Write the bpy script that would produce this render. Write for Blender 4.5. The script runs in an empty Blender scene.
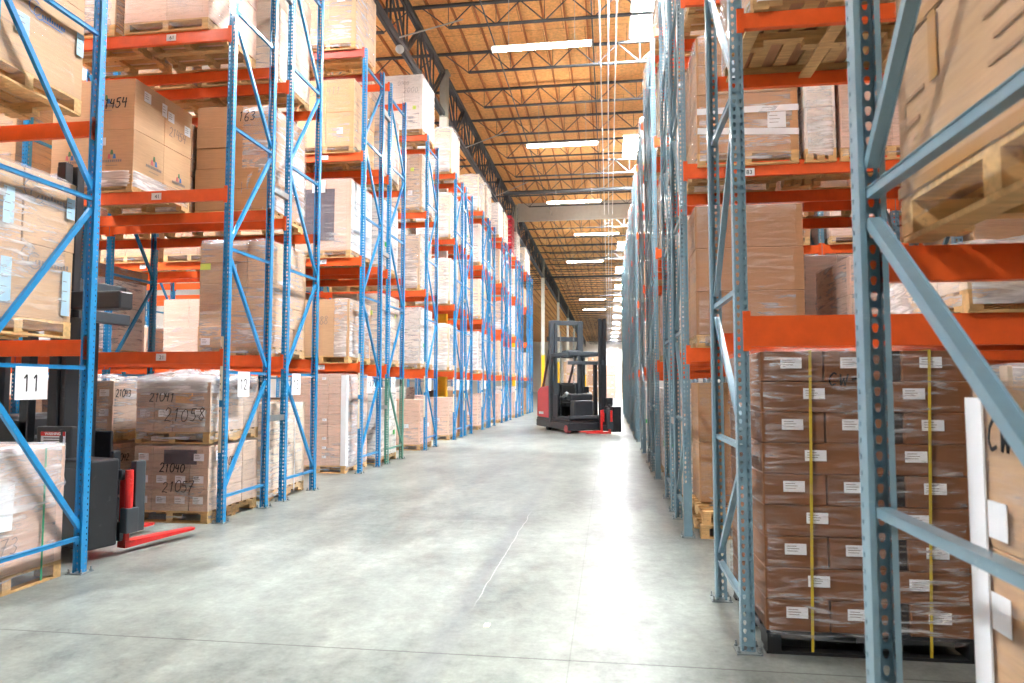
import bpy, bmesh, math, random
from mathutils import Vector, Matrix
R_ = random.Random(11)
PI = math.pi
sc = bpy.context.scene
COL = sc.collection

# ------------------------------------------------------------------ materials
MATS = {}
def nmat(name):
    m = bpy.data.materials.new(name); m.use_nodes = True
    nt = m.node_tree; nt.nodes.clear()
    out = nt.nodes.new('ShaderNodeOutputMaterial')
    MATS[name] = m
    return m, nt, out
def N(nt, t, **kw):
    n = nt.nodes.new(t)
    for k, v in kw.items():
        if k in n.inputs.keys(): n.inputs[k].default_value = v
        else: setattr(n, k, v)
    return n
def srgb(r, g, b):
    f = lambda c: (c/255/12.92) if c/255 <= .04045 else ((c/255+.055)/1.055)**2.4
    return (f(r), f(g), f(b), 1)
def pmat(name, col, rough=.5, metal=0, var=.08, scale=6, stretch=(1, 1, 1), bump=0, coat=0, objvar=0, spec=.5, dirt=None):
    """painted / plain surface with a little procedural variation"""
    m, nt, out = nmat(name)
    b = N(nt, 'ShaderNodeBsdfPrincipled', Roughness=rough, Metallic=metal)
    b.inputs['Specular IOR Level'].default_value = spec
    b.inputs['Coat Weight'].default_value = coat
    nt.links.new(b.outputs[0], out.inputs[0])
    tc = N(nt, 'ShaderNodeTexCoord'); mp = N(nt, 'ShaderNodeMapping'); mp.inputs['Scale'].default_value = stretch
    nz = N(nt, 'ShaderNodeTexNoise', Scale=scale, Detail=5.0, Roughness=.6)
    nt.links.new(tc.outputs['Object'], mp.inputs[0]); nt.links.new(mp.outputs[0], nz.inputs['Vector'])
    hs = N(nt, 'ShaderNodeHueSaturation'); hs.inputs['Color'].default_value = col
    mr = N(nt, 'ShaderNodeMapRange'); mr.inputs['From Min'].default_value = .3; mr.inputs['From Max'].default_value = .7
    mr.inputs['To Min'].default_value = 1-var; mr.inputs['To Max'].default_value = 1+var
    nt.links.new(nz.outputs['Fac'], mr.inputs['Value'])
    if objvar:
        oi = N(nt, 'ShaderNodeObjectInfo')
        m2 = N(nt, 'ShaderNodeMapRange'); m2.inputs['To Min'].default_value = 1-objvar; m2.inputs['To Max'].default_value = 1+objvar
        nt.links.new(oi.outputs['Random'], m2.inputs['Value'])
        mu = N(nt, 'ShaderNodeMath', operation='MULTIPLY')
        nt.links.new(m2.outputs[0], mu.inputs[0]); nt.links.new(mr.outputs[0], mu.inputs[1])
        nt.links.new(mu.outputs[0], hs.inputs['Value'])
    else:
        nt.links.new(mr.outputs[0], hs.inputs['Value'])
    last = hs.outputs[0]
    if dirt:
        nz2 = N(nt, 'ShaderNodeTexNoise', Scale=scale*2.7, Detail=6.0, Roughness=.7)
        nt.links.new(tc.outputs['Object'], nz2.inputs['Vector'])
        cr = N(nt, 'ShaderNodeMapRange'); cr.inputs['From Min'].default_value = .62; cr.inputs['From Max'].default_value = .72
        nt.links.new(nz2.outputs['Fac'], cr.inputs['Value'])
        mx = N(nt, 'ShaderNodeMix', data_type='RGBA')
        nt.links.new(cr.outputs[0], mx.inputs[0]); nt.links.new(last, mx.inputs[6]); mx.inputs[7].default_value = dirt
        last = mx.outputs[2]
    nt.links.new(last, b.inputs['Base Color'])
    if bump:
        bp = N(nt, 'ShaderNodeBump', Strength=bump, Distance=.01)
        nt.links.new(nz.outputs['Fac'], bp.inputs['Height']); nt.links.new(bp.outputs[0], b.inputs['Normal'])
    return m
def emat(name, col, s):
    m, nt, out = nmat(name)
    e = N(nt, 'ShaderNodeEmission', Color=col, Strength=s); nt.links.new(e.outputs[0], out.inputs[0]); return m

M_blue = pmat('blue_post_paint', srgb(16, 134, 194), .35, var=.08, scale=9, dirt=srgb(90, 170, 210), coat=.2)
M_bluefar = M_blue
M_grey = pmat('grey_blue_post_paint', srgb(118, 150, 165), .32, var=.08, scale=9, dirt=srgb(146, 172, 182), coat=.2)
M_green = pmat('green_post_paint', srgb(84, 140, 124), .4, var=.08, scale=9)
M_orange = pmat('orange_beam_paint', srgb(236, 96, 36), .42, var=.09, scale=7, dirt=srgb(214, 100, 56))
M_pinkbeam = pmat('faded_red_beam_paint', srgb(196, 84, 70), .5, var=.08, scale=7)
M_wood = pmat('pallet_pine', srgb(206, 166, 112), .75, var=.22, scale=5, stretch=(1, 6, 6), bump=.3, objvar=.18, dirt=srgb(150, 115, 78))
M_wooddark = pmat('stringer_pine', srgb(190, 146, 92), .8, var=.25, scale=6, bump=.3, objvar=.12)
M_blackpallet = pmat('black_plastic_pallet', srgb(26, 26, 28), .5, var=.1)
M_galv = pmat('galvanised_steel', srgb(150, 158, 160), .4, metal=.7, var=.1, scale=20)
M_dark = pmat('black_truck_paint', srgb(38, 40, 44), .38, var=.1, scale=5, dirt=srgb(62, 64, 68))
M_char = pmat('charcoal_steel', srgb(62, 68, 74), .42, var=.12, scale=5)
M_rubber = pmat('rubber', srgb(22, 22, 22), .8)
M_red = pmat('truck_red', srgb(226, 34, 44), .32, var=.05, coat=.3)
M_forkred = pmat('fork_red', srgb(214, 46, 44), .4, var=.12, scale=12, dirt=srgb(225, 120, 110))
M_white = pmat('white_paper', srgb(236, 238, 242), .7, var=.03)
M_ink = pmat('black_ink', srgb(24, 22, 24), .7, var=.0)
M_faintink = pmat('faint_brown_print', srgb(176, 140, 108), .8, var=0)
M_greyink = pmat('grey_print', srgb(136, 126, 122), .8, var=.0)
M_lightblue = pmat('pale_blue_paper', srgb(176, 208, 226), .7, var=.04)
M_yellow = pmat('yellow_tape', srgb(196, 172, 50), .5, var=.05)
M_greenstrap = pmat('green_strap', srgb(24, 140, 96), .45, var=.05)
M_note = pmat('yellow_green_note', srgb(214, 232, 110), .7, var=.02)
M_greennote = pmat('green_note', srgb(30, 170, 60), .7, var=.02)
M_darkprint = pmat('dark_film_patch', srgb(92, 84, 92), .3, var=.2, scale=14)
M_cream = pmat('cream_marker_strip', srgb(236, 230, 205), .6, var=.03)
M_colwhite = pmat('white_column_paint', srgb(214, 212, 202), .6, var=.06)
M_colgrey = pmat('bare_column_steel', srgb(150, 150, 140), .6, var=.08)
M_colyel = pmat('yellow_column_paint', srgb(240, 190, 20), .5, var=.05)
M_truss = pmat('dark_roof_steel', srgb(64, 66, 70), .6, var=.12, scale=3)
M_rod = pmat('light_roof_steel', srgb(170, 172, 170), .5, var=.1)
M_purlin = pmat('purlin_timber', srgb(168, 100, 50), .8, var=.15, scale=4, stretch=(8, 1, 1))
M_board = pmat('grey_curtain_board', srgb(190, 190, 184), .7, var=.06)
M_wall = pmat('white_wall_paint', srgb(224, 220, 214), .8, var=.03, scale=.4)
M_brown = pmat('brown_wall_mark', srgb(176, 140, 116), .8, var=.05)
M_redcrate = pmat('red_crate_plastic', srgb(186, 34, 50), .4, var=.1)
M_redlabel = pmat('red_print', srgb(200, 40, 40), .5, var=0)
M_bluelogo = pmat('blue_print', srgb(70, 120, 180), .8, var=0)
M_redlogo = pmat('rose_print', srgb(205, 110, 110), .8, var=0)
M_greenlogo = pmat('green_print', srgb(90, 125, 90), .8, var=0)
M_tape = pmat('brown_parcel_tape', srgb(176, 128, 66), .3, var=.06)
M_gapshade = pmat('painted_gap_shade', srgb(46, 34, 28), .9, var=.1)  # colour standing in for the shade between cartons
M_glasswhite = pmat('dull_white_plastic', srgb(222, 224, 222), .4, var=.05)

def card(name, col, rough=.68, seam=0, ov=.07):
    """corrugated cardboard: faint flute lines, smudges and lighter wear"""
    m, nt, out = nmat(name)
    b = N(nt, 'ShaderNodeBsdfPrincipled', Roughness=rough); nt.links.new(b.outputs[0], out.inputs[0])
    tc = N(nt, 'ShaderNodeTexCoord')
    nz = N(nt, 'ShaderNodeTexNoise', Scale=2.2, Detail=6.0, Roughness=.62); nt.links.new(tc.outputs['Object'], nz.inputs['Vector'])
    mp = N(nt, 'ShaderNodeMapping'); mp.inputs['Scale'].default_value = (3, 3, 45)
    nt.links.new(tc.outputs['Object'], mp.inputs[0])
    n2 = N(nt, 'ShaderNodeTexNoise', Scale=1.6, Detail=3.0); nt.links.new(mp.outputs[0], n2.inputs['Vector'])
    ad = N(nt, 'ShaderNodeMath', operation='ADD'); nt.links.new(nz.outputs['Fac'], ad.inputs[0]); nt.links.new(n2.outputs['Fac'], ad.inputs[1])
    oi = N(nt, 'ShaderNodeObjectInfo')
    m2 = N(nt, 'ShaderNodeMapRange'); m2.inputs['To Min'].default_value = 1-ov; m2.inputs['To Max'].default_value = 1+ov
    nt.links.new(oi.outputs['Random'], m2.inputs['Value'])
    mr = N(nt, 'ShaderNodeMapRange'); mr.inputs['From Min'].default_value = .7; mr.inputs['From Max'].default_value = 1.3
    mr.inputs['To Min'].default_value = .9; mr.inputs['To Max'].default_value = 1.1
    nt.links.new(ad.outputs[0], mr.inputs['Value'])
    mu = N(nt, 'ShaderNodeMath', operation='MULTIPLY'); nt.links.new(m2.outputs[0], mu.inputs[0]); nt.links.new(mr.outputs[0], mu.inputs[1])
    hs = N(nt, 'ShaderNodeHueSaturation'); hs.inputs['Color'].default_value = col; nt.links.new(mu.outputs[0], hs.inputs['Value'])
    nt.links.new(hs.outputs[0], b.inputs['Base Color'])
    bp = N(nt, 'ShaderNodeBump', Strength=.12, Distance=.004); nt.links.new(n2.outputs['Fac'], bp.inputs['Height']); nt.links.new(bp.outputs[0], b.inputs['Normal'])
    return m
C_tan = card('tan_cardboard', srgb(200, 162, 124))
C_brown = card('brown_cardboard', srgb(170, 126, 90))
C_dark = card('dark_brown_cardboard', srgb(124, 80, 48))
C_pink = card('pinkish_cardboard', srgb(212, 178, 158))
C_taupe = card('taupe_cardboard', srgb(196, 170, 150))
C_pale = card('pale_cardboard', srgb(222, 200, 176))
C_sand = card('sandy_cardboard', srgb(214, 168, 118))
C_white = card('whitish_cardboard', srgb(228, 220, 212))
C_kraft = card('kraft_cardboard', srgb(186, 140, 96))

def film(name, lo, hi, tint=(.93, .94, .97, 1), ang=0.0, sc_=1.0):
    """clear stretch film: see-through with whitish wrinkles and sharp glints"""
    m, nt, out = nmat(name)
    tr = N(nt, 'ShaderNodeBsdfTransparent')
    pb = N(nt, 'ShaderNodeBsdfPrincipled', Roughness=.16); pb.inputs['Base Color'].default_value = tint
    tc = N(nt, 'ShaderNodeTexCoord'); mp = N(nt, 'ShaderNodeMapping')
    mp.inputs['Scale'].default_value = (2.2*sc_, 2.2*sc_, 17*sc_); mp.inputs['Rotation'].default_value = (ang, ang*.6, 0)
    nt.links.new(tc.outputs['Object'], mp.inputs[0])
    nz = N(nt, 'ShaderNodeTexNoise', Scale=1.3, Detail=7.0, Roughness=.62, Distortion=.6); nt.links.new(mp.outputs[0], nz.inputs['Vector'])
    n3 = N(nt, 'ShaderNodeTexNoise', Scale=1.1, Detail=2.0); nt.links.new(tc.outputs['Object'], n3.inputs['Vector'])
    mr = N(nt, 'ShaderNodeMapRange'); mr.inputs['From Min'].default_value = .46; mr.inputs['From Max'].default_value = .74
    mr.inputs['To Min'].default_value = lo; mr.inputs['To Max'].default_value = hi
    nt.links.new(nz.outputs['Fac'], mr.inputs['Value'])
    m3 = N(nt, 'ShaderNodeMapRange'); m3.inputs['From Min'].default_value = .35; m3.inputs['From Max'].default_value = .65
    m3.inputs['To Min'].default_value = .45; m3.inputs['To Max'].default_value = 1.25; nt.links.new(n3.outputs['Fac'], m3.inputs['Value'])
    mu = N(nt, 'ShaderNodeMath', operation='MULTIPLY', use_clamp=True); nt.links.new(mr.outputs[0], mu.inputs[0]); nt.links.new(m3.outputs[0], mu.inputs[1])
    bp = N(nt, 'ShaderNodeBump', Strength=.55, Distance=.02); nt.links.new(nz.outputs['Fac'], bp.inputs['Height']); nt.links.new(bp.outputs[0], pb.inputs['Normal'])
    ms = N(nt, 'ShaderNodeMixShader'); nt.links.new(mu.outputs[0], ms.inputs[0]); nt.links.new(tr.outputs[0], ms.inputs[1]); nt.links.new(pb.outputs[0], ms.inputs[2])
    nt.links.new(ms.outputs[0], out.inputs[0])
    return m
F_light = film('clear_stretch_film', .05, .42)
F_med = film('cloudy_stretch_film', .14, .72)
F_heavy = film('white_stretch_film', .35, .95)
F_diag = film('diagonal_stretch_film', .2, .9, ang=.75)
F_wrinkle = film('wrinkled_stretch_film', .02, .62, ang=.8, sc_=1.4)
F_thin = film('thin_stretch_film', .03, .28)

def floor_mat():
    m, nt, out = nmat('polished_concrete')
    b = N(nt, 'ShaderNodeBsdfPrincipled'); nt.links.new(b.outputs[0], out.inputs[0])
    tc = N(nt, 'ShaderNodeTexCoord')
    n1 = N(nt, 'ShaderNodeTexNoise', Scale=.55, Detail=8.0, Roughness=.66, Distortion=.4); nt.links.new(tc.outputs['Object'], n1.inputs['Vector'])
    n2 = N(nt, 'ShaderNodeTexNoise', Scale=7.0, Detail=9.0, Roughness=.75); nt.links.new(tc.outputs['Object'], n2.inputs['Vector'])
    mp = N(nt, 'ShaderNodeMapping'); mp.inputs['Scale'].default_value = (1.5, .5, 1); mp.inputs['Rotation'].default_value = (0, 0, .7)
    nt.links.new(tc.outputs['Object'], mp.inputs[0])
    n3 = N(nt, 'ShaderNodeTexNoise', Scale=1.4, Detail=7.0, Roughness=.6); nt.links.new(mp.outputs[0], n3.inputs['Vector'])
    a1 = N(nt, 'ShaderNodeMath', operation='ADD'); nt.links.new(n1.outputs['Fac'], a1.inputs[0]); nt.links.new(n3.outputs['Fac'], a1.inputs[1])
    a2 = N(nt, 'ShaderNodeMath', operation='MULTIPLY_ADD'); nt.links.new(n2.outputs['Fac'], a2.inputs[0]); a2.inputs[1].default_value = .8; nt.links.new(a1.outputs[0], a2.inputs[2])
    cr = N(nt, 'ShaderNodeValToRGB'); cr.color_ramp.elements[0].position = .2; cr.color_ramp.elements[1].position = .85
    cr.color_ramp.elements[0].color = srgb(88, 92, 89); cr.color_ramp.elements[1].color = srgb(154, 159, 153)
    e = cr.color_ramp.elements.new(.6); e.color = srgb(130, 135, 129)
    n4 = N(nt, 'ShaderNodeTexNoise', Scale=26.0, Detail=6.0, Roughness=.8); nt.links.new(tc.outputs['Object'], n4.inputs['Vector'])
    a3 = N(nt, 'ShaderNodeMath', operation='MULTIPLY_ADD'); nt.links.new(n4.outputs['Fac'], a3.inputs[0]); a3.inputs[1].default_value = .5; nt.links.new(a2.outputs[0], a3.inputs[2])
    a2 = a3
    m0 = N(nt, 'ShaderNodeMapRange'); m0.inputs['From Min'].default_value = 1.2; m0.inputs['From Max'].default_value = 2.15
    nt.links.new(a2.outputs[0], m0.inputs['Value']); nt.links.new(m0.outputs[0], cr.inputs[0])
    # joints: dark thin lines across (y) and along (x) the aisle
    sx = N(nt, 'ShaderNodeSeparateXYZ'); nt.links.new(tc.outputs['Object'], sx.inputs[0])
    def line(sock, at, period, w):
        s = N(nt, 'ShaderNodeMath', operation='SUBTRACT'); nt.links.new(sock, s.inputs[0]); s.inputs[1].default_value = at
        if period:
            p = N(nt, 'ShaderNodeMath', operation='PINGPONG'); nt.links.new(s.outputs[0], p.inputs[0]); p.inputs[1].default_value = period/2
        else:
            p = N(nt, 'ShaderNodeMath', operation='ABSOLUTE'); nt.links.new(s.outputs[0], p.inputs[0])
        l = N(nt, 'ShaderNodeMath', operation='LESS_THAN'); nt.links.new(p.outputs[0], l.inputs[0]); l.inputs[1].default_value = w
        return l.outputs[0]
    j1 = line(sx.outputs['Y'], 4.18, 16.9, .006)
    j2 = line(sx.outputs['X'], -.245, 0, .004)
    mxj = N(nt, 'ShaderNodeMath', operation='MULTIPLY_ADD'); nt.links.new(j2, mxj.inputs[0]); mxj.inputs[1].default_value = .35; nt.links.new(j1, mxj.inputs[2])
    mx = N(nt, 'ShaderNodeMix', data_type='RGBA'); mx.inputs[7].default_value = srgb(38, 40, 38)
    cl = N(nt, 'ShaderNodeMath', operation='MULTIPLY', use_clamp=True); nt.links.new(mxj.outputs[0], cl.inputs[0]); cl.inputs[1].default_value = .8
    nt.links.new(cl.outputs[0], mx.inputs[0]); nt.links.new(cr.outputs[0], mx.inputs[6])
    # long crack beside the joint, wandering with noise; a darker worn band around it
    nc = N(nt, 'ShaderNodeTexNoise', Scale=2.0, Detail=4.0); nt.links.new(tc.outputs['Object'], nc.inputs['Vector'])
    wx = N(nt, 'ShaderNodeMath', operation='MULTIPLY_ADD'); nt.links.new(nc.outputs['Fac'], wx.inputs[0]); wx.inputs[1].default_value = .07; nt.links.new(sx.outputs['X'], wx.inputs[2])
    c1 = line(wx.outputs[0], -.965, 0, .005)
    yr = N(nt, 'ShaderNodeMapRange'); yr.inputs['From Min'].default_value = 2.0; yr.inputs['From Max'].default_value = 1.6; yr.inputs['To Max'].default_value = .55
    ys = N(nt, 'ShaderNodeMath', operation='SUBTRACT'); ys.inputs[1].default_value = 7.0; nt.links.new(sx.outputs['Y'], ys.inputs[0])
    ya = N(nt, 'ShaderNodeMath', operation='ABSOLUTE'); nt.links.new(ys.outputs[0], ya.inputs[0]); nt.links.new(ya.outputs[0], yr.inputs['Value'])
    cm = N(nt, 'ShaderNodeMath', operation='MULTIPLY'); nt.links.new(c1, cm.inputs[0]); nt.links.new(yr.outputs[0], cm.inputs[1])
    mx2 = N(nt, 'ShaderNodeMix', data_type='RGBA'); mx2.inputs[7].default_value = srgb(190, 191, 188)
    nt.links.new(cm.outputs[0], mx2.inputs[0]); nt.links.new(mx.outputs[2], mx2.inputs[6])
    bs = N(nt, 'ShaderNodeMath', operation='ADD'); nt.links.new(wx.outputs[0], bs.inputs[0]); bs.inputs[1].default_value = 1.02
    ba = N(nt, 'ShaderNodeMath', operation='ABSOLUTE'); nt.links.new(bs.outputs[0], ba.inputs[0])
    bm_ = N(nt, 'ShaderNodeMapRange'); bm_.inputs['From Min'].default_value = .02; bm_.inputs['From Max'].default_value = .14; bm_.inputs['To Min'].default_value = .28; bm_.inputs['To Max'].default_value = 0
    nt.links.new(ba.outputs[0], bm_.inputs['Value'])
    mx3 = N(nt, 'ShaderNodeMix', data_type='RGBA'); mx3.inputs[7].default_value = srgb(84, 86, 98)
    nt.links.new(bm_.outputs[0], mx3.inputs[0]); nt.links.new(mx2.outputs[2], mx3.inputs[6])
    nt.links.new(mx3.outputs[2], b.inputs['Base Color'])
    rr = N(nt, 'ShaderNodeMapRange'); rr.inputs['To Min'].default_value = .285; rr.inputs['To Max'].default_value = .36
    nt.links.new(n3.outputs['Fac'], rr.inputs['Value']); nt.links.new(rr.outputs[0], b.inputs['Roughness'])
    bp = N(nt, 'ShaderNodeBump', Strength=.08, Distance=.01); nt.links.new(n2.outputs['Fac'], bp.inputs['Height']); nt.links.new(bp.outputs[0], b.inputs['Normal'])
    b.inputs['Specular IOR Level'].default_value = .3
    return m
def deck_mat():
    m, nt, out = nmat('plywood_roof_deck')
    b = N(nt, 'ShaderNodeBsdfPrincipled', Roughness=.8); nt.links.new(b.outputs[0], out.inputs[0])
    tc = N(nt, 'ShaderNodeTexCoord')
    n1 = N(nt, 'ShaderNodeTexNoise', Scale=9.0, Detail=8.0, Roughness=.7); nt.links.new(tc.outputs['Object'], n1.inputs['Vector'])
    br = N(nt, 'ShaderNodeTexBrick', Scale=1.0); br.offset = .5
    br.inputs['Brick Width'].default_value = 1.22; br.inputs['Row Height'].default_value = 2.44; br.inputs['Mortar Size'].default_value = .008
    br.inputs['Color1'].default_value = srgb(246, 186, 118); br.inputs['Color2'].default_value = srgb(236, 168, 98); br.inputs['Mortar'].default_value = srgb(150, 100, 60)
    nt.links.new(tc.outputs['Object'], br.inputs['Vector'])
    mr = N(nt, 'ShaderNodeMapRange'); mr.inputs['From Min'].default_value = .3; mr.inputs['From Max'].default_value = .7; mr.inputs['To Min'].default_value = .66; mr.inputs['To Max'].default_value = 1.2
    nt.links.new(n1.outputs['Fac'], mr.inputs['Value'])
    hs = N(nt, 'ShaderNodeHueSaturation'); nt.links.new(br.outputs[0], hs.inputs['Color']); nt.links.new(mr.outputs[0], hs.inputs['Value'])
    nt.links.new(hs.outputs[0], b.inputs['Base Color'])
    return m
M_floor = floor_mat(); M_deck = deck_mat()
M_sky = emat('skylight_panel_glow', (.95, .98, 1, 1), 190)
M_tube = emat('fluorescent_tube_glow', (1, .96, .88, 1), 40)

# ------------------------------------------------------------------ mesh helpers
def mesh(bm, name, mat):
    me = bpy.data.meshes.new(name); bm.to_mesh(me); bm.free()
    for m in (mat if isinstance(mat, (list, tuple)) else [mat]): me.materials.append(m)
    return me
def box(bm, x0, x1, y0, y1, z0, z1, bev=0):
    c = [(x0, y0, z0), (x1, y0, z0), (x1, y1, z0), (x0, y1, z0), (x0, y0, z1), (x1, y0, z1), (x1, y1, z1), (x0, y1, z1)]
    v = [bm.verts.new(p) for p in c]
    fs = [bm.faces.new([v[i] for i in q]) for q in ((0, 3, 2, 1), (4, 5, 6, 7), (0, 1, 5, 4), (1, 2, 6, 5), (2, 3, 7, 6), (3, 0, 4, 7))]
    if bev:
        es = list({e for f in fs for e in f.edges})
        bmesh.ops.bevel(bm, geom=es, offset=bev, segments=2, affect='EDGES', profile=.5)
    return v
def bar(bm, a, b, w, h, up=(0, 0, 1)):
    a = Vector(a); b = Vector(b); d = (b-a).normalized(); u = Vector(up)
    s = d.cross(u)
    if s.length < 1e-4: s = d.cross(Vector((1, 0, 0)))
    s.normalize(); u = s.cross(d).normalized()
    v = []
    for p in (a, b):
        for sx, sy in ((-1, -1), (1, -1), (1, 1), (-1, 1)): v.append(bm.verts.new(p+s*(sx*w/2)+u*(sy*h/2)))
    for q in ((0, 1, 2, 3), (7, 6, 5, 4), (0, 4, 5, 1), (1, 5, 6, 2), (2, 6, 7, 3), (3, 7, 4, 0)): bm.faces.new([v[i] for i in q])
def cyl(bm, a, b, r, n=12, r2=None):
    a = Vector(a); b = Vector(b); d = (b-a).normalized(); r2 = r if r2 is None else r2
    s = d.orthogonal().normalized(); t = d.cross(s)
    r0 = []; r1 = []
    for i in range(n):
        an = 2*PI*i/n; o = s*math.cos(an)+t*math.sin(an)
        r0.append(bm.verts.new(a+o*r)); r1.append(bm.verts.new(b+o*r2))
    for i in range(n):
        j = (i+1) % n; bm.faces.new((r0[i], r0[j], r1[j], r1[i]))
    bm.faces.new(r0[::-1]); bm.faces.new(r1)
def prism(bm, pts, axis, a, b):
    """closed outline pts (2D) extruded along axis"""
    def P(p, t):
        return {'x': (t, p[0], p[1]), 'y': (p[0], t, p[1]), 'z': (p[0], p[1], t)}[axis]
    A = [bm.verts.new(P(p, a)) for p in pts]; B = [bm.verts.new(P(p, b)) for p in pts]
    n = len(pts)
    for i in range(n): bm.faces.new((A[i], A[(i+1) % n], B[(i+1) % n], B[i]))
    bm.faces.new(A[::-1]); bm.faces.new(B)
def obj(name, me, parent=None, loc=None, rz=0):
    o = bpy.data.objects.new(name, me); COL.objects.link(o)
    if parent: o.parent = parent
    if loc: o.location = loc
    if rz: o.rotation_euler = (0, 0, rz)
    return o
def mk(name, fn, mat, parent=None, loc=None, rz=0, smooth=False):
    bm = bmesh.new(); fn(bm); bmesh.ops.recalc_face_normals(bm, faces=bm.faces)
    me = mesh(bm, name, mat)
    if smooth:
        for p in me.polygons: p.use_smooth = True
    return obj(name, me, parent, loc, rz)
def tag(o, label, cat=None, group=None, kind=None):
    o['label'] = label
    if cat: o['category'] = cat
    if group: o['group'] = group
    if kind: o['kind'] = kind
    return o
def thing(name, label, cat, loc=(0, 0, 0), rz=0, group=None):
    o = bpy.data.objects.new(name, None); COL.objects.link(o); o.empty_display_size = .1
    o.location = loc; o.rotation_euler = (0, 0, rz)
    return tag(o, label, cat, group)
KIDS = {}
def kids(o):
    return [c for c in ALLOBJ() if c.parent == o]
def ALLOBJ(): return bpy.data.objects
def tree(o):
    """cache a thing's descendants once so copies are quick"""
    if o.name not in KIDS:
        KIDS[o.name] = [(c, [g for g in c.children]) for c in o.children]
    return KIDS[o.name]
def dup(root, loc, rz, label, group=None):
    t = tree(root)
    r = root.copy(); COL.objects.link(r); r.location = loc; r.rotation_euler = (0, 0, rz)
    r['label'] = label
    if group: r['group'] = group
    for c, gs in t:
        k = c.copy(); COL.objects.link(k); k.parent = r
        for g in gs:
            d = g.copy(); COL.objects.link(d); d.parent = k
    return r
def struct(name, fn, mat, label=None):
    o = mk(name, fn, mat); o['kind'] = 'structure'
    if label: o['label'] = label
    return o

# ------------------------------------------------------------------ setting: floor, walls, roof
YB, YE, XL, XR = -14.0, 165.0, -24.0, 20.0
ZD = 12.0
struct('floor', lambda bm: box(bm, XL, XR, YB, YE, -.15, 0), M_floor, 'polished grey concrete floor with thin joints and scuffs')
struct('wall_left', lambda bm: box(bm, XL-.2, XL, YB, YE, 0, ZD+.3), M_wall)
struct('wall_right', lambda bm: box(bm, XR, XR+.2, YB, YE, 0, ZD+.3), M_wall)
struct('wall_back', lambda bm: box(bm, XL, XR, YE, YE+.2, 0, ZD+.3), M_wall, 'pale far end wall of the warehouse')
struct('wall_front', lambda bm: box(bm, XL, XR, YB-.2, YB, 0, ZD+.3), M_wall)
# skylight openings in the deck
SKX = [(-10.6, -9.3), (.68, 1.95)]
PER = 10.8
sky_y = [17.6+PER*k for k in range(-2, 14)]
def sky_at(x, y):
    if x < -5: return y < 45
    return y > 0
def deck(bm):
    xs = sorted([XL, XR]+[v for p in SKX for v in p]); ys = sorted([YB, YE]+[v for y in sky_y for v in (y, y+2.7)])
    for i in range(len(xs)-1):
        for j in range(len(ys)-1):
            cx = (xs[i]+xs[i+1])/2; cy = (ys[j]+ys[j+1])/2
            if any(a < cx < b for a, b in SKX) and any(y < cy < y+2.7 and sky_at(cx, y) for y in sky_y): continue
            box(bm, xs[i], xs[i+1], ys[j], ys[j+1], ZD, ZD+.05)
struct('ceiling', deck, M_deck, 'orange plywood roof deck above the steel joists')
sky_me = None
n = 0
for (a, b) in SKX:
    for y in sky_y:
        if not sky_at((a+b)/2, y): continue
        n += 1
        if sky_me is None:
            bm = bmesh.new(); box(bm, -.63, .63, -1.34, 1.34, 0, .02); sky_me = mesh(bm, 'window', M_sky)
            bm = bmesh.new()
            for x0, x1, y0, y1 in ((-.65, -.6, -1.36, 1.36), (.6, .65, -1.36, 1.36), (-.65, .65, -1.36, -1.31), (-.65, .65, 1.31, 1.36)): box(bm, x0, x1, y0, y1, -.06, .3)
            curb_me = mesh(bm, 'window_frame', M_glasswhite)
        o = obj('window_%d' % n, sky_me, None, ((a+b)/2, y+1.35, ZD+.2)); o['kind'] = 'structure'; o['label'] = 'glowing white skylight in the plywood roof deck'
        f = obj('window_frame', curb_me, o, (0, 0, -.2))
# timber sub-purlins running along the building
def purl(bm):
    x = -17.0
    while x < 8:
        if not any(a-.05 < x < b+.05 for a, b in SKX if a > 0 or a < -5): box(bm, x-.02, x+.02, YB, YE, ZD-.11, ZD)
        x += .61
struct('trim_1', purl, M_purlin, 'timber sub-purlins under the plywood deck')

# open-web joists across the building
def joist_parts():
    L = 12.2; zt = 11.86; zb = 11.2
    bt = bmesh.new(); box(bt, 0, L, -.05, -.008, zt-.05, zt); box(bt, 0, L, .008, .05, zt-.05, zt); box(bt, 0, L, -.05, .05, zt-.01, zt+.01)
    bb = bmesh.new(); box(bb, .9, L-.9, -.05, -.008, zb, zb+.045); box(bb, .9, L-.9, .008, .05, zb, zb+.045)
    bw = bmesh.new()
    n = 8; xs = [.9+(L-1.8)*i/n for i in range(n+1)]
    bar(bw, (.15, 0, zt-.03), (xs[0], 0, zb+.02), .024, .024); bar(bw, (L-.15, 0, zt-.03), (xs[-1], 0, zb+.02), .024, .024)
    for i in range(n):
        xm = (xs[i]+xs[i+1])/2
        bar(bw, (xs[i], 0, zb+.02), (xm, 0, zt-.03), .026, .026); bar(bw, (xm, 0, zt-.03), (xs[i+1], 0, zb+.02), .026, .026)
        bar(bw, (xs[i], 0, zb+.02), (xs[i], 0, zt-.03), .016, .016)
    return mesh(bt, 'top_chord', M_truss), mesh(bb, 'bottom_chord', M_truss), mesh(bw, 'web', M_truss)
JT, JB, JW = joist_parts()
def ordinal(n):
    ones = ['', 'first', 'second', 'third', 'fourth', 'fifth', 'sixth', 'seventh', 'eighth', 'ninth', 'tenth', 'eleventh', 'twelfth', 'thirteenth', 'fourteenth', 'fifteenth', 'sixteenth', 'seventeenth', 'eighteenth', 'nineteenth']
    if n < 20: return ones[n]
    tens = {2: 'twent', 3: 'thirt', 4: 'fort', 5: 'fift', 6: 'sixt', 7: 'sevent'}[n//10]
    return tens+'ieth' if n % 10 == 0 else tens+'y-'+ones[n % 10]
jy = []
y = 17.6-2.7*11
while y < YE-1: jy.append(y); y += 2.7
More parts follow.
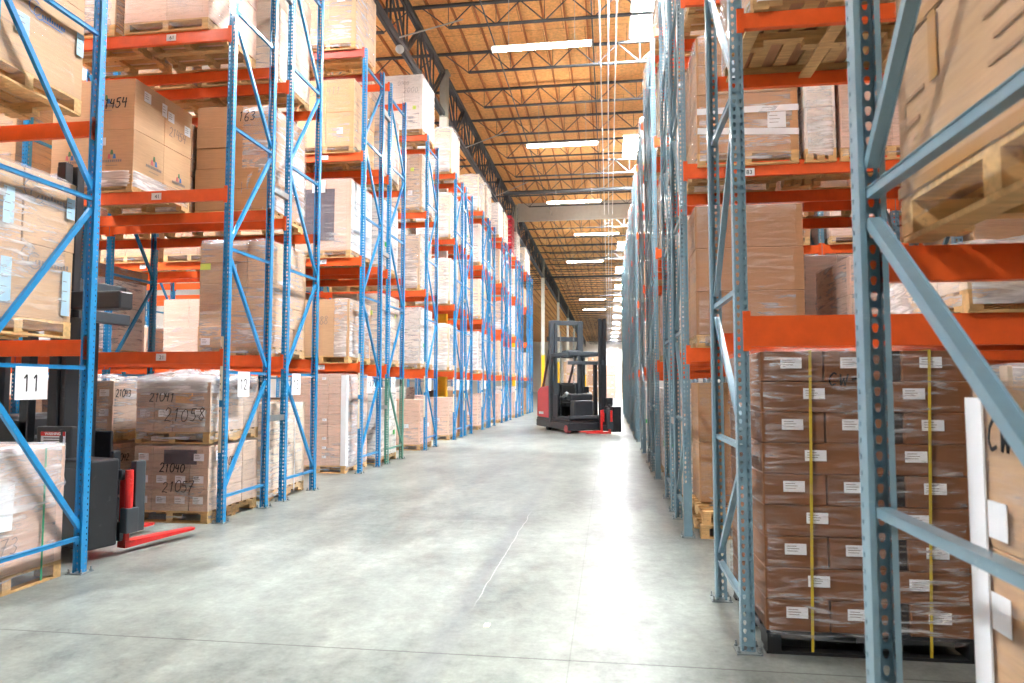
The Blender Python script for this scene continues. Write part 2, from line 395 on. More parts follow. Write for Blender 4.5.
for x0, txt in ((-5.1, 'above the aisle'), (-17.3, 'above the left-hand racks')):
    nj = 0
    for y in jy:
        if x0 < -10 and y > 70: continue
        if y < 4: continue
        nj += 1
        t = thing('roof_joist', 'dark steel open-web roof joist %s, %s from the front' % (txt, ordinal(nj)), 'roof joist', (x0, y, 0), 0, 'roof joists ' + txt)
        obj('top_chord', JT, t); obj('bottom_chord', JB, t); obj('web', JW, t)
# girder trusses along the column line
def girder(bm, x, y0, y1, zb, zt):
    for dx in (-.09, .02):
        box(bm, x+dx, x+dx+.07, y0, y1, zt-.13, zt); box(bm, x+dx, x+dx+.07, y0, y1, zb, zb+.12)
def girder_web(bm, x, y0, y1, zb, zt):
    n = 6; ys = [y0+(y1-y0)*i/n for i in range(n+1)]
    for i in range(n):
        ym = (ys[i]+ys[i+1])/2
        for dx in (-.05, .05):
            bar(bm, (x+dx, ys[i], zt-.08), (x+dx, ym, zb+.08), .055, .055); bar(bm, (x+dx, ym, zb+.08), (x+dx, ys[i+1], zt-.08), .055, .055)
            bar(bm, (x+dx, ym, zt-.08), (x+dx, ym, zb+.08), .04, .04)
            if i: bar(bm, (x+dx, ys[i], zt-.08), (x+dx, ys[i], zb+.08), .045, .045)
CX = -5.22
cols = [21.36+16.9*k for k in range(0, 9)]
gy = [21.36-16.9*2]+[21.36-16.9]+cols
ORD = ['first', 'second', 'third', 'fourth', 'fifth', 'sixth', 'seventh', 'eighth', 'ninth', 'tenth', 'eleventh', 'twelfth', 'thirteenth', 'fourteenth', 'fifteenth', 'sixteenth', 'seventeenth', 'eighteenth']
for i in range(1, len(gy)-1):
    a, b = gy[i]+.23, gy[i+1]-.23
    t = thing('girder_truss', 'deep dark steel girder truss under the left roof edge, span number %s from the front' % ORD[i-1], 'girder truss', (CX, a, 0), 0, 'girder trusses on the column line')
    mk('chord', lambda bm: girder(bm, 0, 0, b-a, 10.25, 11.2+.55), M_truss, t)
    mk('web', lambda bm: girder_web(bm, 0, 0, b-a, 10.25, 11.75), M_truss, t)
for k, y in enumerate(cols):
    t = thing('steel_column', 'white steel column with yellow lower end, %s from the front along the girder line' % ORD[k], 'column', (CX, y, 0), 0, 'columns carrying the girder trusses')
    mk('shaft', lambda bm: box(bm, -.13, .13, -.11, .11, 4.0, 10.25), M_colwhite, t)
    mk('yellow_guard', lambda bm: box(bm, -.135, .135, -.115, .115, 0.02, 4.0), M_colyel, t)
    mk('column_head', lambda bm: (box(bm, -.13, .13, -.11, .11, 10.25, 11.76), box(bm, -.16, .16, -.22, .22, 11.72, 11.78)), M_colgrey, t)
    mk('base_plate', lambda bm: box(bm, -.16, .16, -.15, .15, 0, .02), M_galv, t)
# knee braces from girder bottom chord to joists
for k, y in enumerate((16.3, 24.4, 31.0)):
    g = [o for o in bpy.data.objects if o.name.startswith('girder_truss') and o.location.y < y][-1]
    mk('knee_brace', lambda bm: bar(bm, (.1, y-.1-g.location.y, 10.3), (1.5, y+.9-g.location.y, 11.2), .03, .03), M_rod, g)
for k, (x, y) in enumerate(((-5.2, 16.5), (-5.2, 28.5))):
    o = mk('round_sensor', lambda bm: bmesh.ops.create_uvsphere(bm, u_segments=20, v_segments=12, radius=.11), M_glasswhite, None, (x, y, 10.15), smooth=True)
    tag(o, 'small white ball-shaped sensor on the %s part of the dark girder' % ('nearer' if k == 0 else 'farther'), 'sensor')
# long services under the roof
def long_bar(name, label, cat, x, z, r, mat, y0=5, y1=150):
    o = mk(name, lambda bm: cyl(bm, (x, y0, z), (x, y1, z), r, 8), mat); tag(o, label, cat); return o
long_bar('joist_bridging', 'dark bridging line tying joist bottoms between girder and lamps', 'bridging', -3.1, 11.18, .02, M_truss)
long_bar('conduit_pipe', 'thin white conduit running under the roof, leftmost of the three', 'conduit', -.16, 11.1, .018, M_glasswhite)
long_bar('conduit_pipe', 'thin white conduit running under the roof, middle of the three', 'conduit', .06, 11.12, .022, M_glasswhite)
long_bar('conduit_pipe', 'thin white conduit running under the roof, rightmost of the three', 'conduit', .27, 11.1, .018, M_glasswhite)
long_bar('joist_bridging', 'dark bridging line high under the deck left of the conduits', 'bridging', -.38, 11.8, .02, M_truss)
for k, y in enumerate((32.6, 59.0)):
    o = mk('sprinkler_main', lambda bm: ([cyl(bm, (-5.0, y, 10.9), (7, y, 10.9), .1, 14)], [cyl(bm, (x-.02, y, 10.9), (x+.02, y, 10.9), .13, 14) for x in (-3, 1)])[0], M_truss)
    for hx in (-4, -1.2, 1.6, 4.4): mk('hanger_rod', lambda bm: cyl(bm, (hx, y, 10.99), (hx, y, ZD), .008, 6), M_rod, o)
    tag(o, 'thick dark sprinkler pipe crossing the roof, ' + ('nearer one, before the grey board' if k == 0 else 'farther one'), 'pipe', 'sprinkler pipes')
o = mk('curtain_board', lambda bm: (box(bm, -5.05, 7, 38.3, 38.36, 10.9, 11.9), box(bm, -5.05, 7, 38.27, 38.39, 10.86, 10.92)), M_board); tag(o, 'long grey draft board hanging across the aisle below the roof', 'board')

# strip lights
def strip_light(label, x, y, z=9.75, ln=2.44):
    t = thing('strip_light', label, 'ceiling light', (x, y, z), 0, 'hanging strip lights')
    mk('housing', lambda bm: (prism(bm, [(-.035, -.01), (-.035, .09), (.035, .09), (.035, -.01)], 'x', -ln/2, ln/2), box(bm, -ln/2, -ln/2+.03, -.11, .11, -.03, .05), box(bm, ln/2-.03, ln/2, -.11, .11, -.03, .05)), M_glasswhite, t)
    mk('tube', lambda bm: (cyl(bm, (-ln/2+.05, -.075, .01), (ln/2-.05, -.075, .01), .019, 10), cyl(bm, (-ln/2+.05, .075, .01), (ln/2-.05, .075, .01), .019, 10)), M_tube, t)
    for sx in (-.8, .8): mk('hanging_wire', lambda bm: cyl(bm, (sx, 0, .09), (sx, 0, 11.2-z), .006, 6), M_rod, t)
    return t
for k, (x, y) in enumerate(((-1.54, 16.1), (-1.5, 23.0), (-1.48, 30.4), (-.6, 37.2), (-1.5, 45.5), (-1.5, 66), (-1.5, 75))):
    strip_light('white fluorescent strip light hung over the aisle, %s from the front' % ORD[k], x, y)

# ------------------------------------------------------------------ rack parts
PITCH = .0508
def holed(bm, org, U, V, w, h, ncol, nrow, hw, hh, tear=False):
    """flat sheet with a grid of real punched holes"""
    org = Vector(org); U = Vector(U); V = Vector(V)
    cw = w/ncol; ch = h/nrow
    cache = {}
    def vert(u, v):
        k = (round(u, 5), round(v, 5))
        if k not in cache: cache[k] = bm.verts.new(org+U*u+V*v)
        return cache[k]
    for i in range(ncol):
        for j in range(nrow):
            u0 = i*cw; v0 = j*ch; cu = u0+cw/2; cv = v0+ch/2
            O = [(u0, v0), (cu, v0), (u0+cw, v0), (u0+cw, cv), (u0+cw, v0+ch), (cu, v0+ch), (u0, v0+ch), (u0, cv)]
            tp = .55 if tear else .75
            I = [(cu-hw*tp, cv-hh*.8), (cu, cv-hh), (cu+hw*tp, cv-hh*.8), (cu+hw, cv+hh*.25), (cu+hw*.72, cv+hh*.85), (cu, cv+hh), (cu-hw*.72, cv+hh*.85), (cu-hw, cv+hh*.25)]
            ov = [vert(*p) for p in O]; iv = [vert(*p) for p in I]
            for k in range(8):
                l = (k+1) % 8; bm.faces.new((ov[k], ov[l], iv[l], iv[k]))
PW = .08; PD = .07
def post_mesh(z0, z1, mat, holes=True, solid_to=0.0):
    """open steel channel, web facing -Y, flanges reaching to +Y with small lips"""
    bm = bmesh.new()
    zs = max(z0, solid_to); h = z1-zs; nr = max(1, int(round(h/PITCH)))
    if solid_to > z0:
        box(bm, -PW/2-.003, PW/2+.003, -.003, .012, z0, zs); box(bm, -PW/2-.003, -PW/2, 0, PD, z0, zs); box(bm, PW/2, PW/2+.003, 0, PD, z0, zs)
    holed(bm, (-PW/2, 0, zs), (1, 0, 0), (0, 0, 1), PW, h, 2, nr, .0105, .0155, True)
    for sx in (-1, 1):
        holed(bm, (sx*PW/2, 0.0, zs), (0, 1, 0), (0, 0, 1), .034, h, 1, nr, .0055, .009)
        v = [bm.verts.new(p) for p in ((sx*PW/2, .034, zs), (sx*PW/2, PD, zs), (sx*PW/2, PD, z1), (sx*PW/2, .034, z1))]; bm.faces.new(v)
        v2 = [bm.verts.new(p) for p in ((sx*PW/2, PD, zs), (sx*(PW/2-.018), PD, zs), (sx*(PW/2-.018), PD, z1), (sx*PW/2, PD, z1))]; bm.faces.new(v2)
    return mesh(bm, 'post', mat)
def plate_mesh():
    bm = bmesh.new(); box(bm, -.075, .075, -.045, .105, 0, .008)
    for x, y in ((-.06, -.028), (.06, .088), (.06, -.028), (-.06, .088)):
        cyl(bm, (x, y, .008), (x, y, .02), .012, 6); cyl(bm, (x, y, .02), (x, y, .045), .006, 6)
    return mesh(bm, 'base_plate', M_galv)
PLATE = plate_mesh()
HTOP = 8.02
POST = {}
def post(key, mat, z0=0, z1=HTOP, solid=0.0):
    k = (key, z0, z1, solid)
    if k not in POST: POST[k] = post_mesh(z0, z1, mat, True, solid)
    return POST[k]
BR = {}
def brace_mesh(kind, D, za, zb, mat, key):
    """bars in the frame plane, from the near post (y=0) to the far post (y=D)"""
    k = (kind, round(D, 2), za, zb, key)
    if k not in BR:
        bm = bmesh.new(); y0 = PD-.005; y1 = D-PD+.005
        if kind == 'h':
            bar(bm, (0, y0, za), (0, y1, za), .036, .03); bar(bm, (0, y0, za+.016), (0, y1, za+.016), .046, .003)
        else:
            bar(bm, (0, y0, za), (0, y1, zb), .036, .034); bar(bm, (0.019, y0, za+.0), (0.019, y1, zb), .003, .046)
        BR[k] = mesh(bm, 'diagonal_brace' if kind == 'd' else 'horizontal_brace', mat)
    return BR[k]
LZ = [.3, 1.77, 3.27, 4.78, 6.25, 7.7]
RZ = [.28, 1.23, 2.22, 3.5, 4.75, 6.0, 7.4]
def frame(label, x, y0, y1, key, mat, phase, levels, group, solid=0.0, green=False):
    t = thing('upright_frame', label, 'rack frame', (x, y0, 0), 0, group)
    D = y1-y0
    if green:
        for yy, rz in ((0, 0), (D, PI)):
            g = obj('post', post('green', M_green, 0, 1.76), t, (0, yy, 0), rz); g['label'] = 'green lower length of post'
            obj('post', post(key, mat, 1.76, HTOP), t, (0, yy, 0), rz)
    else:
        obj('post', post(key, mat, 0, HTOP, solid), t); obj('post', post(key, mat), t, (0, D, 0), PI)
    obj('base_plate', PLATE, t); obj('base_plate', PLATE, t, (0, D, 0), PI)
    for i, z in enumerate(levels):
        m_ = M_green if (green and z < 1.7) else mat; kk = 'green' if (green and z < 1.7) else key
        obj('horizontal_brace', brace_mesh('h', D, z, z, m_, kk), t)
        if i < len(levels)-1:
            lo = z+.09; hi = levels[i+1]-.09
            up = (i+phase) % 2 == 0     # True: near post low, far post high
            obj('diagonal_brace', brace_mesh('d', D, lo if up else hi, hi if up else lo, m_, kk), t)
    return t
BM = {}
def beam_parts(L, h, mat, key):
    k = (round(L, 2), h, key)
    if k not in BM:
        bm = bmesh.new()
        y0 = 0; t = .045
        box(bm, 0, L, y0, y0+t, -h, -.03); box(bm, 0, L, y0, y0+t-.018, -.03, 0)     # stepped closed section
        body = mesh(bm, 'beam_body', mat)
        bm = bmesh.new()
        box(bm, -.035, .012, -.006, -.001, -h-.03, .03); box(bm, .0, .008, -.006, t, -h-.03, .03)
        for z in (-.02, -.1):
            cyl(bm, (-.018, -.006, z), (-.018, -.012, z), .008, 8)
        conn = mesh(bm, 'end_connector', mat)
        BM[k] = (body, conn)
    return BM[k]
def beam(label, x0, x1, y, ztop, far, group, h=.145, mat=None, key='o'):
    """x0/x1 are post centres; near beams sit on the -Y face, far beams on the +Y face"""
    mat = mat or M_orange
    L = abs(x1-x0)-PW; body, conn = beam_parts(L, h, mat, key)
    xm = min(x0, x1)+PW/2
    t = thing('shelf_beam', label, 'shelf beam', (xm if not far else xm+L, y, ztop), PI if far else 0, group)
    obj('beam_body', body, t); obj('end_connector', conn, t)
    c = obj('end_connector', conn, t, (L, 0, 0)); c.scale = (-1, 1, 1)
    return t

# ------------------------------------------------------------------ pallets and loads
def pallet_mesh(W, D, mat=None, along='y'):
    key = ('pal', round(W, 2), round(D, 2), mat.name if mat else '', along)
    if key in BM: return BM[key]
    r = random.Random(int(W*1000+D*77))
    bm = bmesh.new()
    # three stringers run along Y, so their ends show as blocks from the front
    w, d = (W, D) if along == 'y' else (D, W)
    for sx in (-1, 0, 1):
        cx = sx*(w/2-.045)
        box(bm, cx-.04, cx+.04, -d/2, -d/2+.18, .018, .12); box(bm, cx-.04, cx+.04, d/2-.18, d/2, .018, .12); box(bm, cx-.04, cx+.04, -.14, .14, .018, .12)
        box(bm, cx-.039, cx+.039, -d/2+.18, d/2-.18, .07, .12)
    n = 7
    for i in range(n):
        y = -d/2+.05+(d-.1)*i/(n-1); box(bm, -w/2, w/2, y-.048, y+.048, .12, .14, 0)
    for i in (0, .5, 1):
        y = -d/2+.05+(d-.1)*i; box(bm, -w/2, w/2, y-.045, y+.045, 0, .018)
    if along != 'y': bmesh.ops.rotate(bm, verts=bm.verts, cent=(0, 0, 0), matrix=Matrix.Rotation(PI/2, 3, 'Z'))
    BM[key] = mesh(bm, 'pallet', mat or M_wood)
    return BM[key]
CM = {}
def carton_mesh(w, d, h, mat):
    k = (round(w, 3), round(d, 3), round(h, 3), mat.name)
    if k not in CM:
        bm = bmesh.new(); box(bm, -w/2, w/2, -d/2, d/2, 0, h, .006)
        bmesh.ops.recalc_face_normals(bm, faces=bm.faces)
        CM[k] = mesh(bm, 'carton', mat)
    return CM[k]
def film_mesh(W, D, h, mat, seed, lump=.0, z0=.02, amp=.006):
    r = random.Random(seed); bm = bmesh.new()
    cr = .04; pts = []
    nx = 9
    hw, hd = W/2, D/2
    def side(a, b):
        for i in range(nx): pts.append((a[0]+(b[0]-a[0])*i/nx, a[1]+(b[1]-a[1])*i/nx))
    side((-hw+cr, -hd), (hw-cr, -hd)); side((hw-cr, -hd), (hw, -hd+cr)) if False else None
    side((hw, -hd+cr), (hw, hd-cr)); side((hw-cr, hd), (-hw+cr, hd)); side((-hw, hd-cr), (-hw, -hd+cr))
    n = len(pts); nz = 12; rings = []
    for j in range(nz+1):
        z = z0+(h-z0)*j/nz
        ring = []
        for (x, y) in pts:
            o = abs(r.gauss(0, amp))+.004
            l = math.hypot(x, y)
            zz = z + (r.uniform(-.2, 1)*lump*.5 if j == nz else 0)
            ring.append(bm.verts.new((x+x/l*o, y+y/l*o, zz)))
        rings.append(ring)
    for j in range(nz):
        for i in range(n): bm.faces.new((rings[j][i], rings[j][(i+1) % n], rings[j+1][(i+1) % n], rings[j+1][i]))
    prev = rings[-1]
    for s, dz in ((.8, .5), (.5, 1), (.2, 1)):
        ring = [bm.verts.new((v.co.x*s/(1 if prev is rings[-1] else 1), v.co.y*s, h+.008+r.uniform(.1, 1)*lump*dz)) for v in rings[-1]]
        for i in range(n): bm.faces.new((prev[i], prev[(i+1) % n], ring[(i+1) % n], ring[i]))
        prev = ring
    bm.faces.new(prev)
    bmesh.ops.recalc_face_normals(bm, faces=bm.faces)
    me = mesh(bm, 'stretch_film', mat)
    for p in me.polygons: p.use_smooth = True
    return me
def on_face(face, W, D, u, z, off=.008):
    """point on a load face in the load's own frame; u is measured from the centre of that face"""
    if face == '-y': return (u, -D/2-off, z), 0
    if face == '+x': return (W/2+off, u, z), PI/2
    if face == '-x': return (-W/2-off, u, z), -PI/2
    return (u, D/2+off, z), PI
def patch(parent, name, face, W, D, u, z, w, h, mat, off=.008, tilt=0):
    p, rz = on_face(face, W, D, u, z, off)
    bm = bmesh.new(); box(bm, -w/2, w/2, -.001, .001, -h/2, h/2)
    if tilt: bmesh.ops.rotate(bm, verts=bm.verts, cent=(0, 0, 0), matrix=Matrix.Rotation(tilt, 3, 'Y'))
    o = obj(name, mesh(bm, name, mat), parent, p, rz)
    return o
STROKES = {
 '0': [[(.5, 1), (.15, .8), (.05, .45), (.2, .08), (.5, 0), (.82, .2), (.92, .6), (.75, .92), (.5, 1)]],
 '1': [[(.3, .8), (.55, 1), (.5, .5), (.48, 0)]],
 '2': [[(.1, .78), (.35, 1), (.75, .9), (.75, .62), (.4, .3), (.08, .02), (.5, .06), (.92, 0)]],
 '3': [[(.12, .92), (.6, 1), (.8, .78), (.4, .55), (.85, .35), (.6, .02), (.1, .08)]],
 '4': [[(.25, 1), (.12, .5), (.85, .52)], [(.7, .95), (.66, 0)]],
 '5': [[(.85, 1), (.25, .96), (.2, .58), (.65, .6), (.85, .3), (.55, 0), (.1, .06)]],
 '6': [[(.75, 1), (.3, .7), (.1, .3), (.35, 0), (.75, .1), (.75, .4), (.35, .48), (.14, .3)]],
 '7': [[(.08, .95), (.9, 1), (.5, .4), (.35, 0)], [(.25, .5), (.75, .52)]],
 '8': [[(.75, .85), (.45, 1), (.2, .8), (.5, .52), (.82, .25), (.5, 0), (.15, .2), (.4, .5), (.75, .85)]],
 '9': [[(.8, .8), (.45, 1), (.15, .75), (.45, .52), (.8, .75), (.75, .3), (.6, 0)]],
 'C': [[(.85, .85), (.5, 1), (.15, .7), (.1, .3), (.4, 0), (.85, .12)]],
 'W': [[(.0, 1), (.2, 0), (.5, .65), (.75, 0), (1, 1)]],
 'A': [[(.05, 0), (.5, 1), (.9, 0)], [(.2, .4), (.8, .42)]],
 'L': [[(.2, 1), (.18, .04), (.85, .0)]], 'T': [[(.0, .98), (.95, 1)], [(.5, .98), (.48, 0)]],
 '-': [[(.1, .45), (.8, .5)]], ' ': []}
def scrawl(parent, text, face, W, D, u, z, h, thick=.012, mat=None, off=.012, slant=.12, seed=1, adv=.78, name='marker_writing'):
    """hand-written marker characters as raised flat strokes; u,z = left-bottom seen from outside"""
    r = random.Random(seed); bm = bmesh.new(); x = 0
    sgn = 1
    for ch in text:
        dz = r.uniform(-.06, .06)*h; s = r.uniform(.92, 1.08)
        for st in STROKES[ch]:
            p = [(x+a*h*.62*s+b*h*slant, b*h*s+dz+r.uniform(-.015, .015)*h) for a, b in st]
            for i in range(len(p)-1):
                bar(bm, (p[i][0], 0, p[i][1]), (p[i+1][0], 0, p[i+1][1]), .0016, thick, up=(0, 0, 1)) if abs(p[i+1][0]-p[i][0]) > 1e-4 or True else None
        x += h*adv
    pt, rz = on_face(face, W, D, u, z, off)
    return obj(name, mesh(bm, name, mat or M_ink), parent, pt, rz)
def text_mesh(body, size, mat, bold=False):
    cu = bpy.data.curves.new('txt', 'FONT'); cu.body = body; cu.size = size; cu.align_x = 'CENTER'; cu.align_y = 'CENTER'; cu.extrude = .0006; cu.offset = .0012 if bold else 0
    o = bpy.data.objects.new('txt', cu); COL.objects.link(o)
    dg = bpy.context.evaluated_depsgraph_get(); me = bpy.data.meshes.new_from_object(o.evaluated_get(dg))
    bpy.data.objects.remove(o); bpy.data.curves.remove(cu)
    me.materials.clear(); me.materials.append(mat)
    me.transform(Matrix.Rotation(PI/2, 4, 'X'))     # upright, facing -Y
    me.name = 'printed_text'
    return me
NEAT = {'1': [[(.22, .78), (.52, 1), (.52, 0)]], '2': [[(.1, .76), (.22, .94), (.5, 1), (.78, .92), (.86, .72), (.74, .5), (.1, 0), (.9, 0)]],
 '3': [[(.12, .84), (.3, .97), (.55, 1), (.8, .9), (.82, .68), (.62, .54), (.4, .53)], [(.62, .54), (.86, .4), (.88, .18), (.68, .02), (.4, 0), (.14, .1)]],
 '4': [[(.68, 0), (.68, 1), (.08, .3), (.92, .3)]], '5': [[(.84, 1), (.24, 1), (.18, .56), (.5, .64), (.8, .52), (.88, .28), (.72, .05), (.4, 0), (.12, .1)]]}
def digits(parent, text, h, loc, thick=.02):
    bm = bmesh.new(); adv = h*.68; x = -adv*len(text)/2
    for ch in text:
        for st in NEAT[ch]:
            p = [(x+a*h*.6, b*h-h/2) for a, b in st]
            for i in range(len(p)-1): bar(bm, (p[i][0], 0, p[i][1]), (p[i+1][0], 0, p[i+1][1]), .0012, thick)
        x += adv
    return obj('printed_number', mesh(bm, 'printed_number', M_ink), parent, loc)
def shipping_label(parent, face, W, D, u, z, w=.13, h=.075, mat=None, off=.006, name='shipping_label'):
    """white sticker with a few printed lines"""
    mat = mat or M_white
    key = ('lab', round(w, 3), round(h, 3), mat.name)
    if key not in BM:
        bm = bmesh.new(); box(bm, -w/2, w/2, -.0008, .0008, -h/2, h/2)
        nf = len(bm.faces); r = random.Random(3)
        for k in range(3):
            zz = h*(.27-.22*k); box(bm, -w*.4, w*(-.05+.4*r.random()), -.0014, -.0008, zz-min(h*.03, .003), zz+min(h*.03, .003))
        bm.faces.ensure_lookup_table()
        for f in bm.faces[nf:]: f.material_index = 1
        BM[key] = mesh(bm, 'shipping_label', [mat, M_greyink])
    p, rz = on_face(face, W, D, u, z, off)
    return obj(name, BM[key], parent, p, rz)
def strap(parent, face, W, D, u, h, mat, lean=0, w=.014, z0=.03, name='strap'):
    bm = bmesh.new(); n = 10
    for i in range(n):
        a = z0+(h-z0)*i/n; b = z0+(h-z0)*(i+1)/n
        bar(bm, (lean*(a/h-1)*-1, 0, a), (lean*(b/h-1)*-1, 0, b), .003, w, up=(1, 0, 0))
    bar(bm, (0, 0, h), (0, D*.5, h+.004), w, .003)
    p, rz = on_face(face, W, D, u, 0, .016)
    return obj(name, mesh(bm, name, mat), parent, p, rz)
def load(label, cat, X0, X1, Y0, Y1, Z, H, nx, ny, nz, cm, fm, seed=0, pal=True, pmat=None, lump=0, along='y', group=None, gap=.004, jig=.004, name='wrapped_pallet_load', skip=()):
    """pallet + cartons (only those that can be seen) + film; returns root, W, D, base height"""
    r = random.Random(seed)
    W = X1-X0; D = Y1-Y0
    t = thing(name, label, cat, ((X0+X1)/2, (Y0+Y1)/2, Z), 0, group)
    pb = 0
    if pal:
        pb = .14; obj('pallet', pallet_mesh(W, D, pmat, along), t)
    h = (H-pb)/nz; w = W/nx; d = D/ny
    for k in range(nz):
        for i in range(nx):
            for j in range(ny):
                if 0 < i < nx-1 and 0 < j < ny-1 and k < nz-1: continue
                if (i, j, k) in skip: continue
                me = carton_mesh(w-gap, d-gap, h-.003, cm)
                obj('carton', me, t, (-W/2+w*(i+.5)+r.uniform(-jig, jig), -D/2+d*(j+.5)+r.uniform(-jig, jig), pb+h*k))
    if fm: obj('stretch_film', film_mesh(W+.012, D+.012, H+.01, fm, seed+5, lump, z0=.05), t)
    return t, W, D, pb
# block load for the farther positions: cartons in one mesh
def proto(kind, W, D, H, nx, ny, nz, cm, fm, seed, extra=(), lump=0, name='wrapped_pallet_load'):
    r = random.Random(seed)
    t = thing(name, kind, 'pallet load')
    obj('pallet', pallet_mesh(W, D), t)
    def fn(bm):
        h = (H-.14)/nz; w = W/nx; d = D/ny
        for k in range(nz):
            for i in range(nx):
                for j in range(ny):
                    if 0 < i < nx-1 and 0 < j < ny-1 and k < nz-1: continue
                    a = r.uniform(-.006, .006); b = r.uniform(-.006, .006)
                    box(bm, -W/2+w*i+.003+a, -W/2+w*(i+1)-.003+a, -D/2+d*j+.003+b, -D/2+d*(j+1)-.003+b, .14+h*k+.001, .14+h*(k+1)-.003, .005)
    mk('carton_stack', fn, cm, t)
    if fm: obj('stretch_film', film_mesh(W+.02, D+.02, H+.01, fm, seed, lump, z0=.05), t)
    for e in extra:
        for f, uu in (('-y', e[1]), ('+x', e[1]*.8), ('-x', e[1]*.8)):
            if e[0] == 'l': shipping_label(t, f, W, D, uu, e[2], e[3], e[4], off=.02 if fm else .004)
            else: patch(t, 'note', f, W, D, uu, e[2], e[3], e[4], e[0], off=.02)
    return t

# ------------------------------------------------------------------ the racks
XLF, XRF, BAY = -4.545, .825, 2.785
ROWS = [(4.45, 5.53), (7.66, 8.75), (9.2, 10.27), (12.24, 13.32), (13.77, 14.86), (16.8, 17.88), (20.08, 21.12), (21.6, 22.65), (24.7, 25.8),
        (26.18, 27.3), (29.28, 30.4), (30.8, 31.9), (33.85, 34.95), (35.4, 36.5), (38.5, 39.6), (40.05, 41.15)]
LV = [0, 2.02, 4.0, 6.0, 8.01]
LVN = ['floor level', 'first shelf', 'second shelf', 'third shelf', 'top shelf']
def nbays(i): return [2, 2, 3, 3, 3, 3][i] if i < 6 else (2 if i < 9 else 1)
def paper(t, num, x, y, z, w, h, size, side):
    """printed number sheet taped to a brace, in the frame plane, facing the aisle"""
    rz = PI/2 if side < 0 else -PI/2
    bm = bmesh.new(); box(bm, -w/2, w/2, -.001, .001, -h/2, h/2)
    o = obj('number_sheet', mesh(bm, 'number_sheet', M_white), t, (x, y, z), rz); o['label'] = 'white sheet' + (' printed ' + num if num else '')
    if num:
        digits(o, num, size*.78, (0, -.002, 0), .013)
phL = [1, 0, 1, 0, 1, 1, 0, 0, 0, 1, 0, 1, 0, 1, 0, 1]
phL = [0, 1, 0, 1, 0, 0, 1, 0, 1, 0, 1, 0, 1, 0, 1, 0]
# phase 0: first panel near low?  (see frame(): up = (i+phase)%2==0)
NEAR_LOW_FIRST = [False, True, False, True, False, False, True, False, True, False, True, False, True, False, True, False]
for i, (y0, y1) in enumerate(ROWS):
    if i == 0: y0 = 4.37
    row = ORD[i] + ' left row'
    for b in range(nbays(i)+1):
        x = XLF-BAY*b
        where = 'at the aisle' if b == 0 else '%s in from the aisle' % ORD[b-1]
        green = (i == 4 and b == 0)
        lab = ('blue rack frame with green lower half' if green else 'blue perforated rack frame') + ', %s, %s from the front' % (where, row)
        t = frame(lab, x, y0, y1, 'blue', M_blue, 0 if NEAR_LOW_FIRST[i] else 1, LZ, 'blue rack frames', green=green)
        if b == 0:
            D = y1-y0; num = {0: '11', 1: '12', 2: '13', 3: '14', 4: '15'}.get(i, '')
            if i == 0: paper(t, num, .03, .51, 1.635, .31, .26, .17, -1)
            elif i < 9:
                yc = .42 if i in (1, 3) else .34
                paper(t, num, .03, yc, 1.63, .28, .31, .16, -1)
            if i in (1, 3, 5, 7, 8, 10, 12) or i == 6:
                bm = bmesh.new(); box(bm, -.038, -.002, -.004, -.0015, .82, 2.2); bm.faces.ensure_lookup_table(); nf = len(bm.faces)
                r = random.Random(i)
                for zz in (2.05, 1.95, 1.72, 1.62, 1.55, 1.3): box(bm, -.034, -.026, -.005, -.0035, zz, zz+.025)
                box(bm, -.039, -.001, -.0052, -.0015, 1.36, 1.44)
                bm.faces.ensure_lookup_table()
                for f in bm.faces[nf:-6]: f.material_index = 1
                for f in bm.faces[-6:]: f.material_index = 2
                me = mesh(bm, 'location_strip', [M_cream, M_ink, M_blue]); o = obj('location_strip', me, t); o['label'] = 'cream strip with location marks'
    for b in range(nbays(i)):
        xb = XLF-BAY*b
        bay = 'aisle bay' if b == 0 else '%s bay in' % ORD[b]
        for l in range(1, 5):
            if b and l == 4: continue
            m_, kk = (M_pinkbeam, 'p') if (l == 4 and i == 3) else (M_orange, 'o')
            for far in (False, True):
                beam('orange shelf beam, %s edge of %s, %s, %s' % ('rear' if far else 'front', LVN[l], row, bay), xb, xb-BAY, (y1 if far else y0), LV[l], far, 'orange rack beams', mat=m_, key=kk)
DZ = {(0, 1, True): (.04, .115), (0, 1, False): (.04, .115), (1, 1, False): (.03, .19), (1, 2, False): (0, .1), (1, 2, True): (.06, .11), (2, 2, False): (.05, .16)}
ROWSR = [(1.24, 2.34)]+ROWS
for i, (y0, y1) in enumerate(ROWSR):
    row = ORD[i] + ' right row'
    green = i >= 16
    nb = ([1, 2, 2, 3, 3, 3, 3][i] if i < 7 else (2 if i < 9 else 1))
    for b in range(nb+1):
        x = XRF+BAY*b
        where = 'at the aisle' if b == 0 else '%s in from the aisle' % ORD[b-1]
        frame(('green' if green else 'grey blue') + ' rack frame, %s, %s from the front' % (where, row), x, y0, y1, 'green' if green else 'grey', M_green if green else M_grey,
              1, RZ, 'grey rack frames' if not green else None, solid=(.56 if i in (2, 4, 6, 8) and b == 0 else 0))
    for b in range(nb):
        xb = XRF+BAY*b; bay = 'aisle bay' if b == 0 else '%s bay in' % ORD[b]
        for l in range(1, 5):
            if b and l == 4: continue
            for far in (False, True):
                if i == 0 and l == 4: continue
                beam('orange shelf beam, %s edge of %s, %s, %s' % ('rear' if far else 'front', LVN[l], row, bay), xb, xb+BAY, (y1 if far else y0), LV[l]+DZ.get((i, l, far), (0, 0))[0], far, 'orange rack beams',
                     h=DZ.get((i, l, far), (0, .145))[1], key='o')
